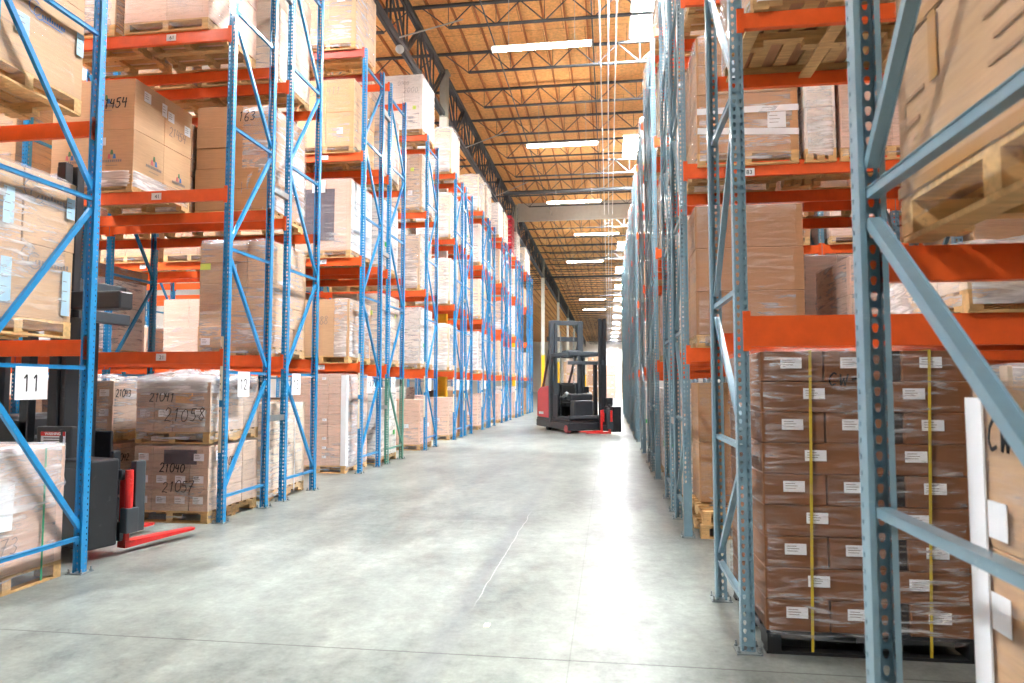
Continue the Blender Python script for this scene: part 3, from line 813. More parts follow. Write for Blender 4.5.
# beam number cards
def beam_card(x, y, z, num, w=.13, h=.085):
    t = mk('shelf_number_card', lambda bm: box(bm, -w/2, w/2, -.001, .001, -h/2, h/2), M_white, None, (x, y-.009, z))
    tag(t, 'small white card printed %s stuck on an orange beam' % num, 'card', 'shelf number cards')
    obj('printed_number', text_mesh(num, .065, M_ink), t, (.01, -.002, -.005))
beam_card(-4.62-.86, 7.66, 3.93, '41'); beam_card(-5.35, 7.66, 1.955, '21'); beam_card(-5.35, 7.66, 5.93, '61')
beam_card(1.52, 7.66, 3.93, '83'); beam_card(-9.0, 12.24, 3.93, '31'); beam_card(-5.3, 12.24, 5.93, '67'); beam_card(-5.3, 12.24, 3.93, '47'); beam_card(-5.3, 12.24, 1.95, '27')
# spacers tying back-to-back rows
for i in (1, 3, 6, 8, 10, 12, 14):
    ya, yb = ROWS[i][1], ROWS[i+1][0]
    for side, xf in ((-1, XLF), (1, XRF)):
        for z in (1.17, 4.3, 7.2):
            if side > 0 and i > 6: continue
            o = mk('row_spacer', lambda bm: (box(bm, -.03, .03, ya+.004, yb-.004, -.04, -.034), box(bm, .027, .03, ya+.002, yb-.002, -.04, .04), box(bm, -.03, -.027, ya+.002, yb-.002, -.04, .04)), M_galv, None, (xf, 0, z))
            tag(o, 'short %s steel spacer joining back-to-back frames, %s and %s %s rows' % ({1.17: 'low', 4.3: 'middle', 7.2: 'high'}[z], ORD[i+(side > 0)], ORD[i+1+(side > 0)], 'left' if side < 0 else 'right'), 'spacer', 'row spacers')

# ------------------------------------------------------------------ hero loads, left
def logo_triangle(t, face, W, D, u, z, s=1.0):
    for dx, dz, m in ((0, .04, M_greenlogo), (-.035, -.012, M_redlogo), (.035, -.012, M_bluelogo)):
        pt, rz = on_face(face, W, D, 0, 0, .006)
        bm = bmesh.new(); q = [(-.022, -.03), (.022, -.03), (.012, .03), (-.012, .03)]
        prism(bm, [((dx+a)*s, (dz+b)*s) for a, b in q], 'y', -.001, .001)
        p, rz = on_face(face, W, D, u, z, .006)
        obj('printed_logo', mesh(bm, 'printed_logo', m), t, p, rz)
    bm = bmesh.new(); r = random.Random(5); x = -.14
    while x < .14:
        w = r.uniform(.012, .024); box(bm, x*s, (x+w)*s, -.001, .001, -.085*s, (-.085+.03)*s); x += w+.008
    x = -.07
    box(bm, -.08*s, .08*s, -.001, .001, -.13*s, -.124*s)
    p, rz = on_face(face, W, D, u, z, .006)
    o = obj('printed_name', mesh(bm, 'printed_name', M_greyink), t, p, rz)
def logo_c(t, face, W, D, u, z, s=1.0, mat=None):
    bm = bmesh.new()
    for cx, cz, rr in ((-.1, .02, .06), (-.06, -.01, .05)):
        for k in range(12):
            a0 = math.radians(50+25*k*.95); a1 = math.radians(50+25*(k+1)*.95)
            bar(bm, (s*(cx+rr*math.cos(a0)), 0, s*(cz+rr*math.sin(a0))), (s*(cx+rr*math.cos(a1)), 0, s*(cz+rr*math.sin(a1))), .001, .009*s)
    r = random.Random(4); x = -.03
    while x < .2:
        w = .016; hh = r.choice((.03, .03, .045)); box(bm, x*s, (x+w)*s, -.0005, .0005, -.03*s, (-.03+hh)*s); x += .025
    box(bm, -.02*s, .19*s, -.0005, .0005, -.055*s, -.045*s)
    p, rz = on_face(face, W, D, u, z, .006)
    obj('printed_logo', mesh(bm, 'printed_logo', mat or M_greyink), t, p, rz)

PL = 'wrapped pallet load'
t, W, D, pb = load('wrapped carton load with green strap and big white sheet under the 11 sign, on floor', PL, -5.72, -4.62, 4.3, 5.38, 0, 1.11, 1, 1, 1, C_pink, F_med, 3, along='x', pmat=M_wood)
patch(t, 'paper_sheet', '+x', W, D, -.13, .68, .28, .36, M_white, off=.02, tilt=.04); scrawl(t, '173', '+x', W, D, -.2, .31, .12, .007, M_greyink, off=.02)
strap(t, '+x', W, D, .31, 1.1, M_greenstrap, w=.018)
obj('stretch_film', film_mesh(W+.03, D+.03, .5, F_heavy, 8, .02, z0=.0), t, (0, 0, .62))
t, W, D, pb = load('four tall wrapped tan cartons with pale blue labels above the 11 sign, first shelf', PL, -5.72, -4.62, 4.3, 5.38, LV[1], 1.35, 1, 2, 2, C_tan, F_med, 6, along='x', jig=.01)
for u, z, w, h in ((-.15, 1.0, .1, .29), (-.15, .42, .1, .35), (.47, 1.12, .09, .18), (.45, .38, .09, .38)): shipping_label(t, '+x', W, D, u, z, w, h, M_lightblue, off=.014)
logo_c(t, '+x', W, D, .2, .62, 1.3); logo_c(t, '+x', W, D, .2, 1.16, 1.3)
t, W, D, pb = load('wrapped tan cartons with swirl print, second shelf of the front left row', PL, -5.72, -4.62, 4.28, 5.4, LV[2], 1.75, 1, 1, 2, C_tan, F_thin, 9, along='x')
logo_c(t, '+x', W, D, .12, .68, 1.0, M_bluelogo); shipping_label(t, '+x', W, D, -.1, .5, .13, .17, M_lightblue, off=.014); shipping_label(t, '+x', W, D, .5, .62, .08, .2, M_lightblue, off=.014)

# second left row (behind sign 12)
def labels_grid(t, W, D, us, zs, w=.13, h=.085, off=.012, skip=()):
    for a, u in enumerate(us):
        for b, z in enumerate(zs):
            if (a, b) not in skip: shipping_label(t, '-y', W, D, u, z, w, h, off=off)
t, W, D, pb = load('wrapped cartons marked 21040 and 21057, lower load of the double stack beside post 12', PL, -5.62, -4.66, 7.6, 8.74, 0, .9, 4, 3, 3, C_taupe, F_light, 21)
labels_grid(t, W, D, (-.35, -.11, .13, .36), (.27, .51, .77), skip=((1, 2), (2, 2)))
patch(t, 'dark_patch', '-y', W, D, .12, .77, .42, .17, M_darkprint, off=.007)
scrawl(t, '21040', '-y', W, D, -.14, .59, .1, .013, off=.018, seed=2, adv=.66); scrawl(t, '21057', '-y', W, D, -.1, .36, .13, .009, M_ink, off=.018, seed=4, adv=.62)
shipping_label(t, '+x', W, D, -.35, .78, .2, .12, off=.016); scrawl(t, '21050', '+x', W, D, -.3, .64, .1, .008, off=.018, adv=.6)
t, W, D, pb = load('lumpy wrapped cartons marked 21041 and 21058, upper load of the double stack beside post 12', PL, -5.62, -4.66, 7.6, 8.74, .925, .73, 4, 3, 2, C_taupe, F_med, 22, lump=.16)
labels_grid(t, W, D, (-.35, -.11, .13, .36), (.36, .62), skip=((2, 1), (3, 1)))
patch(t, 'tan_patch', '-y', W, D, .15, .54, .22, .2, C_sand, off=.01)
scrawl(t, '21041', '-y', W, D, -.3, .5, .11, .012, off=.02, seed=7, adv=.6); scrawl(t, '21058', '-y', W, D, -.1, .27, .15, .009, off=.02, seed=8, adv=.72)
obj('stretch_film', film_mesh(W+.03, D+.03, .16, F_heavy, 31, .14, z0=.0), t, (0, 0, .6))
t, W, D, pb = load('wrapped cartons marked 21042, lower load of the stack behind the near truck', PL, -7.0, -6.02, 7.72, 8.4, 0, .9, 3, 2, 3, C_taupe, F_light, 23)
labels_grid(t, W, D, (.1, .38), (.52, .77)); scrawl(t, '21042', '+x', W, D, -.32, .68, .09, .012, off=.018, adv=.62)
t, W, D, pb = load('wrapped cartons marked 21043, upper load of the stack behind the near truck', PL, -7.0, -6.02, 7.72, 8.4, .925, .75, 3, 1, 2, C_taupe, F_med, 24, lump=.08)
labels_grid(t, W, D, (.1, .38), (.36, .6)); scrawl(t, '21043', '+x', W, D, -.32, .55, .09, .012, off=.018, adv=.62)

t, W, D, pb = load('logo-printed brown cartons marked 21454 above the orange beam, second shelf of second left row', 'pallet load', -6.92, -5.79, 7.62, 8.8, LV[2], 1.43, 2, 2, 2, C_tan, None, 25, jig=.002)
shipping_label(t, '-y', W, D, .12, .64, .14, .1, off=.004)
for u, z in ((-.3, .46), (.28, .46)): logo_triangle(t, '-y', W, D, u, z, 1.0)
logo_triangle(t, '-y', W, D, .18, 1.16, 1.0); logo_triangle(t, '+x', W, D, -.2, .48, 1.1); logo_triangle(t, '+x', W, D, .32, .42, 1.0); logo_triangle(t, '-y', W, D, -.35, 1.16)
scrawl(t, '21454', '-y', W, D, .06, 1.06, .13, .014, off=.008, seed=9, adv=.62); scrawl(t, '21454', '+x', W, D, .08, .95, .12, .008, M_greyink, off=.008, adv=.6)
for u, z in ((-.36, 1.27), (-.02, 1.24), (.12, 1.2), (.48, 1.14)): shipping_label(t, '+x', W, D, u, z, .13 if u != -.02 else .1, .13 if u != -.02 else .17, off=.005)
obj('stretch_film', film_mesh(W+.03, D+.03, .2, F_heavy, 12, .0, z0=.0), t, (0, 0, .06))
t, W, D, pb = load('brown cartons wrapped low with bright pallet, third shelf of second left row, aisle end', 'pallet load', -5.98, -4.84, 7.62, 8.78, LV[3], 1.55, 2, 2, 2, C_pink, F_thin, 26)
t, W, D, pb = load('wrapped cartons on a pallet, third shelf of second left row, beside the aisle-end load', 'pallet load', -7.25, -6.1, 7.62, 8.78, LV[3], 1.3, 2, 2, 2, C_pale, F_med, 27)
# third left row (behind sign 13)
t, W, D, pb = load('tall tan load in cloudy film with yellow-green note, first shelf above signs 12 and 13', PL, -5.84, -4.74, 9.16, 10.3, LV[1], 1.66, 3, 3, 5, C_tan, F_med, 28, lump=.05, jig=.008)
patch(t, 'note', '-y', W, D, -.45, 1.3, .16, .09, M_note, off=.02); shipping_label(t, '-y', W, D, -.05, 1.26, .17, .13, off=.02); shipping_label(t, '-y', W, D, -.42, .22, .14, .1, off=.02)
t, W, D, pb = load('brown carton stack marked 1163, second shelf between signs 12 and 13', 'pallet load', -5.95, -4.8, 9.16, 10.3, LV[2], 1.68, 2, 2, 5, C_kraft, None, 29, jig=.012)
scrawl(t, '1163', '-y', W, D, -.02, 1.44, .14, .012, off=.016, seed=12, adv=.66)
obj('stretch_film', film_mesh(.5, D+.04, 1.5, F_heavy, 14, .03, z0=.0), t, (.36, .03, .14))
t, W, D, pb = load('pale wrapped carton tower, third shelf of third left row, aisle end', PL, -5.9, -4.76, 9.16, 10.34, LV[3], 1.75, 2, 2, 3, C_pale, F_light, 30)
t, W, D, pb = load('pale tan load with white straps on the floor between signs 12 and 13', PL, -5.85, -4.72, 9.16, 10.3, 0, 1.36, 2, 2, 2, C_pale, F_med, 31)
strap(t, '+x', W, D, .2, 1.36, M_white, w=.02); strap(t, '+x', W, D, -.2, 1.36, M_white, w=.02)
t, W, D, pb = load('tall grey wrapped load with brown lid behind inner blue frame, first shelf, left', PL, -8.65, -7.5, 9.2, 10.3, LV[1], 1.4, 1, 1, 1, C_white, F_med, 32)
mk('carton_lid', lambda bm: box(bm, -W/2-.01, W/2+.01, -D/2-.01, D/2+.01, 0, .2, .006), C_brown, t, (0, 0, 1.22))
scrawl(t, '2000', '+x', W, D, -.1, .95, .09, .006, M_greyink, off=.03)
# fourth left row (sign 14)
t, W, D, pb = load('tall brown carton stack with white corner board on the floor behind sign 13', PL, -5.84, -4.8, 12.2, 13.36, 0, 1.83, 3, 3, 9, C_pink, F_light, 33, jig=.002)
mk('corner_board', lambda bm: (box(bm, W/2-.09, W/2+.012, -D/2-.014, -D/2-.01, .14, 1.8), box(bm, W/2+.01, W/2+.014, -D/2-.014, -D/2+.09, .14, 1.8)), M_white, t)
for z in (1.74, .98, .64, .47, .3): shipping_label(t, '-y', W, D, .12 if z < 1.7 else .1, z, .08, .045, off=.018)
obj('stretch_film', film_mesh(.4, D+.04, 1.7, F_heavy, 15, .02, z0=.0), t, (.32, .06, .1))
t, W, D, pb = load('big plain brown box marked 188 with white wrapped side, first shelf of fourth left row', PL, -5.84, -4.76, 12.2, 13.36, LV[1], 1.2, 1, 1, 1, C_tan, None, 34)
scrawl(t, '188', '-y', W, D, -.13, .72, .15, .008, M_greyink, off=.008, adv=.55)
obj('stretch_film', film_mesh(.34, D+.03, 1.08, F_heavy, 16, .04, z0=.0), t, (.38, .02, .12))
t, W, D, pb = load('framed wrapped load with dark see-through window and white sheet, second shelf of fourth left row', PL, -5.86, -4.76, 12.2, 13.36, LV[2], 1.5, 1, 1, 1, C_pink, F_light, 35)
patch(t, 'window_patch', '-y', W, D, -.1, .82, .66, .98, M_darkprint, off=.004); patch(t, 'paper_sheet', '-y', W, D, -.08, 1.36, .26, .24, M_white, off=.02)
patch(t, 'side_panel', '+x', W, D, 0, .8, 1.1, 1.3, M_glasswhite, off=.004)
t, W, D, pb = load('sandy cartons of unequal size with square white label, third shelf of fourth left row', PL, -5.86, -4.73, 12.2, 13.36, LV[3], 1.43, 2, 2, 2, C_sand, F_light, 36)
shipping_label(t, '-y', W, D, .3, .42, .12, .12, off=.014); scrawl(t, '225-411', '-y', W, D, -.35, 1.12, .14, .008, M_greyink, off=.016, adv=.66)
t, W, D, pb = load('wrapped sandy cartons high on the top shelf of fourth left row', PL, -5.8, -4.72, 12.2, 13.36, LV[4], 1.5, 2, 2, 3, C_tan, F_med, 37)
shipping_label(t, '-y', W, D, .25, 1.0, .16, .14, off=.02); shipping_label(t, '-y', W, D, -.1, 1.2, .2, .08, off=.02)
# sixth left row top: pale printed boxes with yellow notes
t, W, D, pb = load('pale printed cartons with yellow notes, top shelf of sixth left row', PL, -5.68, -4.66, 16.75, 17.95, LV[4], 1.58, 2, 2, 2, C_white, F_light, 38)
for u, z in ((-.35, 1.08), (.3, .7)): patch(t, 'note', '-y', W, D, u, z, .09, .09, M_note, off=.02)
scrawl(t, '0000', '-y', W, D, -.15, 1.3, .1, .008, M_greyink, off=.02); scrawl(t, '2000', '-y', W, D, 0, 1.1, .13, .008, M_greyink, off=.02)

# ------------------------------------------------------------------ hero loads, right
# the black pallet of small brown cartons behind the grey post
t = thing('wrapped_pallet_load', 'brown carton stack marked CW with yellow straps and white labels, on black pallet', PL, (1.54, 5.02, 0))
W, D, H = 1.22, 1.14, 1.83
obj('pallet', pallet_mesh(W, D, M_blackpallet), t)
lh = (H-.14)/9
for k in range(9):
    z = .14+lh*k
    ev = k % 2 == 0
    segs = [(0, .37), (.375, .755), (.82, 1.22)] if ev else [(0, .605), (.61, 1.22)]
    for a, b in segs:
        for (ya, yb) in ((0, .57), (.575, 1.14)):
            obj('carton', carton_mesh(b-a-.004, yb-ya-.003, lh-.003, C_dark), t, (-W/2+(a+b)/2, -D/2+(ya+yb)/2, z))
    if ev: patch(t, 'gap_shade_sheet', '-y', W, D, -W/2+.788, z+lh/2, .06, lh-.01, M_gapshade, off=-.02)  # added dark sheet paints the shade inside the carton gap
    for u in ((.18, .53, .98) if ev else (.31, .88)):
        shipping_label(t, '-y', W, D, -W/2+u, z+lh*.6, .125, .066, off=.006)
obj('stretch_film', film_mesh(W+.02, D+.02, H+.01, F_wrinkle, 41, .03, z0=.1, amp=.008), t)
strap(t, '-y', W, D, -.32, H, M_yellow, lean=-.03, w=.016); strap(t, '-y', W, D, .36, H, M_yellow, lean=-.05, w=.016)
scrawl(t, 'CW-', '-y', W, D, -.22, 1.62, .075, .01, off=.02, adv=.85)
# front right row (nearest)
t, W, D, pb = load('tan carton load marked CW with white corner board at right picture edge, on floor', PL, 1.15, 2.25, 1.32, 2.4, 0, 1.62, 1, 2, 3, C_tan, F_light, 43, jig=.003)
mk('corner_board', lambda bm: (box(bm, -W/2-.016, -W/2-.01, D/2-.085, D/2+.012, .12, 1.58), box(bm, -W/2-.014, -W/2+.08, D/2+.01, D/2+.014, .12, 1.58)), M_white, t)
scrawl(t, 'CW-2', '-x', W, D, .42, 1.43, .09, .012, off=.02); 
for z in (1.22, .95): patch(t, 'shipping_label', '-x', W, D, .38, z, .1, .11, M_white, off=.02)
t, W, D, pb = load('large tan cartons with brown tape and clear film above the grey brace, nearest on right', PL, .95, 2.1, 1.3, 2.38, LV[1]+.06, 1.63, 1, 1, 3, C_tan, F_thin, 44, along='x', jig=.002)
for z0_ in (.14, .637, 1.13):
    patch(t, 'parcel_tape', '-x', W, D, .27, z0_+.39, .05, .2, M_tape, off=.006); patch(t, 'parcel_tape', '-x', W, D, -.3, z0_+.06, .05, .12, M_tape, off=.006)
    patch(t, 'parcel_tape', '-x', W, D, 0, z0_+.02, D, .035, M_tape, off=.005)
    for uu, zz, ww in ((.4, .3, .16), (.42, .22, .12), (-.1, .33, .26), (-.12, .26, .2), (-.1, .2, .22), (.4, .12, .1)): patch(t, 'printed_lines', '-x', W, D, uu, z0_+zz, ww*.8, .012, M_faintink, off=.0045, tilt=0)
# second right row: upper shelf, and a low wrapped load deeper in
t, W, D, pb = load('rough pallet load seen from below, second shelf of second right row, aisle end', PL, .93, 2.12, 4.42, 5.6, LV[2], 1.5, 2, 2, 3, C_brown, F_heavy, 45, along='x')
t, W, D, pb = load('pallet load seen from below, second shelf of second right row, second from aisle', PL, 2.26, 3.42, 4.42, 5.58, LV[2], 1.4, 2, 2, 3, C_tan, F_med, 46, along='x')
t, W, D, pb = load('low load of boards in crumpled white film on orange beam, far right, second right row', PL, 2.12, 3.45, 4.42, 5.56, LV[1]+.03, .42, 1, 3, 1, C_pale, F_heavy, 47, lump=.05)
t, W, D, pb = load('wrapped cartons with white sheet beside the CW stack, on floor, second right row', PL, 2.36, 3.45, 4.5, 5.56, 0, 1.74, 2, 2, 3, C_pale, F_med, 48)
patch(t, 'paper_sheet', '-y', W, D, -.1, 1.5, .25, .2, M_white, off=.02); scrawl(t, 'W', '-y', W, D, .2, 1.45, .16, .014, off=.02)
# third right row
t, W, D, pb = load('tall brown cartons in clear film at the aisle, first shelf of third right row', PL, .94, 2.06, 7.6, 8.78, LV[1], 1.54, 1, 2, 3, C_brown, F_light, 49)
t, W, D, pb = load('brown cartons with white film bands and square label, second shelf of third right row', PL, .98, 2.04, 7.6, 8.8, LV[2], 1.45, 1, 2, 4, C_kraft, F_med, 50)
shipping_label(t, '-y', W, D, .3, .47, .19, .17, off=.02)
for z in (.36, .6): patch(t, 'film_band', '-y', W, D, 0, z, W, .07, M_white, off=.014, tilt=.05 if z < .5 else 0)
t, W, D, pb = load('narrow stack in diagonal white film, second shelf of third right row', PL, 2.1, 2.42, 7.6, 8.7, LV[2], 1.5, 1, 2, 3, C_white, F_diag, 51)
t, W, D, pb = load('dusty pink load right of the narrow film stack, second shelf, third right row', PL, 2.46, 3.5, 7.62, 8.78, LV[2], 1.45, 2, 2, 3, C_pink, F_light, 52)
t, W, D, pb = load('slanted-film grey carton load, first shelf of third right row, inner place', PL, 2.5, 3.5, 7.6, 8.75, LV[1], .95, 2, 2, 2, C_pink, F_diag, 53)
scrawl(t, 'A-', '-y', W, D, .2, .6, .16, .01, off=.02)
t, W, D, pb = load('brown carton block above spare pallets on floor, third right row', 'pallet load', 1.0, 2.05, 8.1, 8.75, .3, 1.35, 1, 1, 2, C_kraft, F_light, 54, pal=False)
for k, z in enumerate((0, .145)):
    o = thing('wooden_pallet', 'spare wooden pallet on the floor at right, %s of two' % ('lower' if k == 0 else 'upper'), 'pallet', (1.5+.02*k, 8.18, z), 0)
    obj('pallet_deck', pallet_mesh(1.1, 1.16), o)
o = mk('film_scrap', lambda bm: [bar(bm, (a*.05, b*.05, .0+abs(a)*.01), (a*.05+.12*math.cos(a), b*.05+.12*math.sin(b+a), .06+.05*math.sin(b)), .05, .004) for a in range(-3, 4) for b in range(-2, 3)], F_heavy, None, (1.35, 7.8, .3))
tag(o, 'crumpled scrap of clear film on the spare pallets', 'film scrap')

# ------------------------------------------------------------------ ordinary loads for all remaining places
PR = {
 'tan': proto('tan cartons in clear film', 1.08, 1.15, 1.35, 2, 2, 3, C_tan, F_light, 61, (('l', .2, .8, .14, .1),)),
 'pale': proto('pale cartons in cloudy film', 1.1, 1.15, 1.5, 2, 2, 4, C_pale, F_med, 62, (('l', -.2, .9, .16, .12), ('l', .25, .5, .12, .12), (M_note, .3, 1.1, .09, .09))),
 'pink': proto('pinkish cartons in tight film', 1.06, 1.15, 1.25, 2, 2, 2, C_pink, F_light, 63, (('l', .15, .6, .18, .1),)),
 'brown': proto('brown cartons in clear film', 1.08, 1.15, 1.45, 3, 2, 5, C_brown, F_light, 64, (('l', .3, .4, .12, .08), ('l', -.1, 1.1, .12, .08))),
 'white': proto('whitish cartons in white film', 1.08, 1.15, 1.55, 2, 3, 5, C_white, F_med, 65, (('l', 0, .8, .14, .14), (M_greennote, -.42, .6, .1, .1))),
 'box': proto('one large plain brown box', 1.04, 1.15, 1.1, 1, 1, 1, C_tan, None, 66, (('l', .2, .7, .12, .1),)),
 'low': proto('low wrapped carton layer', 1.08, 1.15, .72, 3, 2, 2, C_pink, F_med, 67, lump=.06),
 'film': proto('load hidden in white film', 1.08, 1.15, 1.4, 2, 2, 3, C_pale, F_heavy, 68, lump=.08),
}
SHELFH = {'tan': 1.35, 'pale': 1.5, 'pink': 1.25, 'brown': 1.45, 'white': 1.55, 'box': 1.1, 'low': .72, 'film': 1.4}
USED = set()
def put(kind, side, i, l, slot, y0, y1, xf):
    r = R_
    off = .66 if slot % 2 == 0 else 2.03
    x = xf+side*(BAY*(slot//2)+off+r.uniform(-.02, .03)); y = (y0+y1)/2+r.uniform(-.02, .0)
    z = LV[l]
    txt = '%s, %s, %s %s row, %s' % (PR[kind]['label'], LVN[l], ORD[i], 'left' if side < 0 else 'right', 'aisle end' if slot == 0 else '%s place from aisle' % ORD[slot])
    root = PR[kind]
    if kind not in USED:
        USED.add(kind); KIND = root['label']; tree(root)
        KN[kind] = KIND
        root.location = (x, y, z); root['label'] = txt; root['group'] = 'pallet loads in the racks'
        return
    txt = txt.replace(PR[kind]['label'], KN[kind], 1) if txt.startswith(PR[kind]['label']) else txt
    dup(root, (x, y, z), r.choice((0, 0, PI)), txt, 'pallet loads in the racks')
KN = {}
LEFT = {  # (row, level): kinds from the aisle inwards; None leaves the place empty
 (0, 0): [None, None, None], (0, 1): [None, 'film', 'tan'], (0, 2): [None, 'tan', 'pink'],
 (1, 0): [None, None, 'brown', 'tan'], (1, 1): [None, None, None, None], (1, 2): [None, None, 'tan', 'pink'], (1, 3): [None, None],
 (2, 0): [None, 'pink', 'tan', 'brown'], (2, 1): [None, None, None, 'brown'], (2, 2): [None, 'brown', 'pink', 'tan'], (2, 3): [None, 'tan', 'pink'],
 (3, 0): [None, 'tan', 'brown', 'pink', 'tan'], (3, 1): [None, 'brown', 'pink', 'low', 'low', 'pink'], (3, 2): [None, 'tan', 'brown', 'tan', 'tan'], (3, 3): [None, 'pink', 'tan'], (3, 4): [None, 'pale'],
 (4, 0): ['white', 'tan'], (4, 1): ['pale', 'brown', 'tan'], (4, 2): ['white', 'pale', 'brown'], (4, 3): ['pale', 'tan'], (4, 4): [None, None],
 (5, 0): ['pink', 'brown'], (5, 1): ['white', 'pale'], (5, 2): ['film', 'box'], (5, 3): ['pale', 'white'], (5, 4): [None, 'pale'],
}
for i, (y0, y1) in enumerate(ROWS):
    for l in range(5):
        if (i, l) in LEFT: ks = LEFT[(i, l)]
        else:
            pool = ['pale', 'white', 'white', 'pink', 'pale', 'film', 'box', 'pale', 'white', 'film'] if i > 5 else ['tan', 'brown', 'pink', 'pale']
            ks = [R_.choice(pool) if R_.random() < .93 else None, R_.choice(pool) if R_.random() < .8 and i < 12 else None]
            if l == 0: ks[0] = R_.choice(['pink', 'brown', 'pink', 'white'])
            if l == 4: ks[0] = None if i in (7, 12) else R_.choice(['pale', 'white', 'film'])
        for s, k in enumerate(ks):
            if k: put(k, -1, i, l, s, y0, y1, XLF)
RIGHT = {(0, 0): [], (0, 1): [], (0, 2): ['brown'], (0, 3): ['tan'], (0, 4): [], (1, 0): [None, None], (1, 1): [None, None, 'brown'], (1, 2): [None, None], (1, 3): ['tan', 'pink'], (1, 4): [],  # first row's upper-shelf loads are unseen, added to block light behind them
 (2, 0): [None, 'brown'], (2, 1): [None, None, 'tan', 'pink'], (2, 2): [None, None, 'brown'], (2, 3): ['film'], (2, 4): [],
 (3, 0): ['pale', 'brown'], (3, 1): ['film', 'pink', 'low', 'tan'], (3, 2): ['pale', 'brown', 'tan'], (3, 3): ['tan', 'white'], (3, 4): [],
 (4, 0): ['white', 'brown'], (4, 1): ['pink', 'tan', 'brown', 'low'], (4, 2): ['film', 'brown', 'pink', 'tan'], (4, 3): ['pale', 'tan'], (4, 4): ['pale'],
 (5, 0): ['pink', 'brown'], (5, 1): ['tan', 'pink', 'tan', 'brown'], (5, 2): ['brown', 'tan', 'low', 'pink', 'tan'], (5, 3): ['tan', 'pink']}
for i, (y0, y1) in enumerate(ROWSR):
    for l in range(5):
        if (i, l) in RIGHT: ks = RIGHT[(i, l)]
        else: ks = [R_.choice(['pale', 'white', 'pink', 'tan', 'film', 'box']) if R_.random() < .85 else None] + ([R_.choice(['brown', 'tan', 'pink'])] if i < 9 and l < 4 else [])
        for s, k in enumerate(ks):
            if k: put(k, 1, i, l, s, y0, y1, XRF)
# red crates stacked high on the thirteenth left row
t = thing('crate_stack', 'tall stack of red plastic crates on the top shelf deep in the left racks', 'crate stack', (-5.25, 34.3, LV[4]))
obj('pallet', pallet_mesh(1.0, 1.1), t)
for k in range(5):
    for a in (-1, 1):
        def cr(bm, a=a, k=k):
            x0, x1 = (-.49, -.01) if a < 0 else (.01, .49); z = .14+k*.4
            for (p, q, r_, s_) in ((x0, x1, -.5, -.48), (x0, x1, .48, .5), (x0, x0+.02, -.5, .5), (x1-.02, x1, -.5, .5)):
                box(bm, p, q, r_, s_, z, z+.14); box(bm, p, q, r_, s_, z+.2, z+.36)
            box(bm, x0, x1, -.5, .5, z, z+.02)
            for cx in (x0, x1-.03):
                for cy in (-.5, .47): box(bm, cx, cx+.03, cy, cy+.03, z, z+.36)
        mk('crate', cr, M_redcrate, t)
# far-end stacks on the open floor beyond the racks
for k, (x, y, kind) in enumerate(((-3.2, 62, 'pink'), (-1.4, 66, 'brown'), (-4.3, 75, 'tan'), (.2, 78, 'pink'), (1.9, 74, 'tan'), (3.4, 70, 'pink'), (-2.2, 86, 'tan'))):
    for j in range(3):
        dup(PR[kind], (x, y, (SHELFH[kind]+.03)*j), 0, '%s far behind the truck, %s stack, %s load' % (KN[kind], ['left', 'middle', 'far left', 'right of middle', 'right', 'far right', 'farthest'][k], ['bottom', 'second', 'top'][j]), 'far floor stacks')

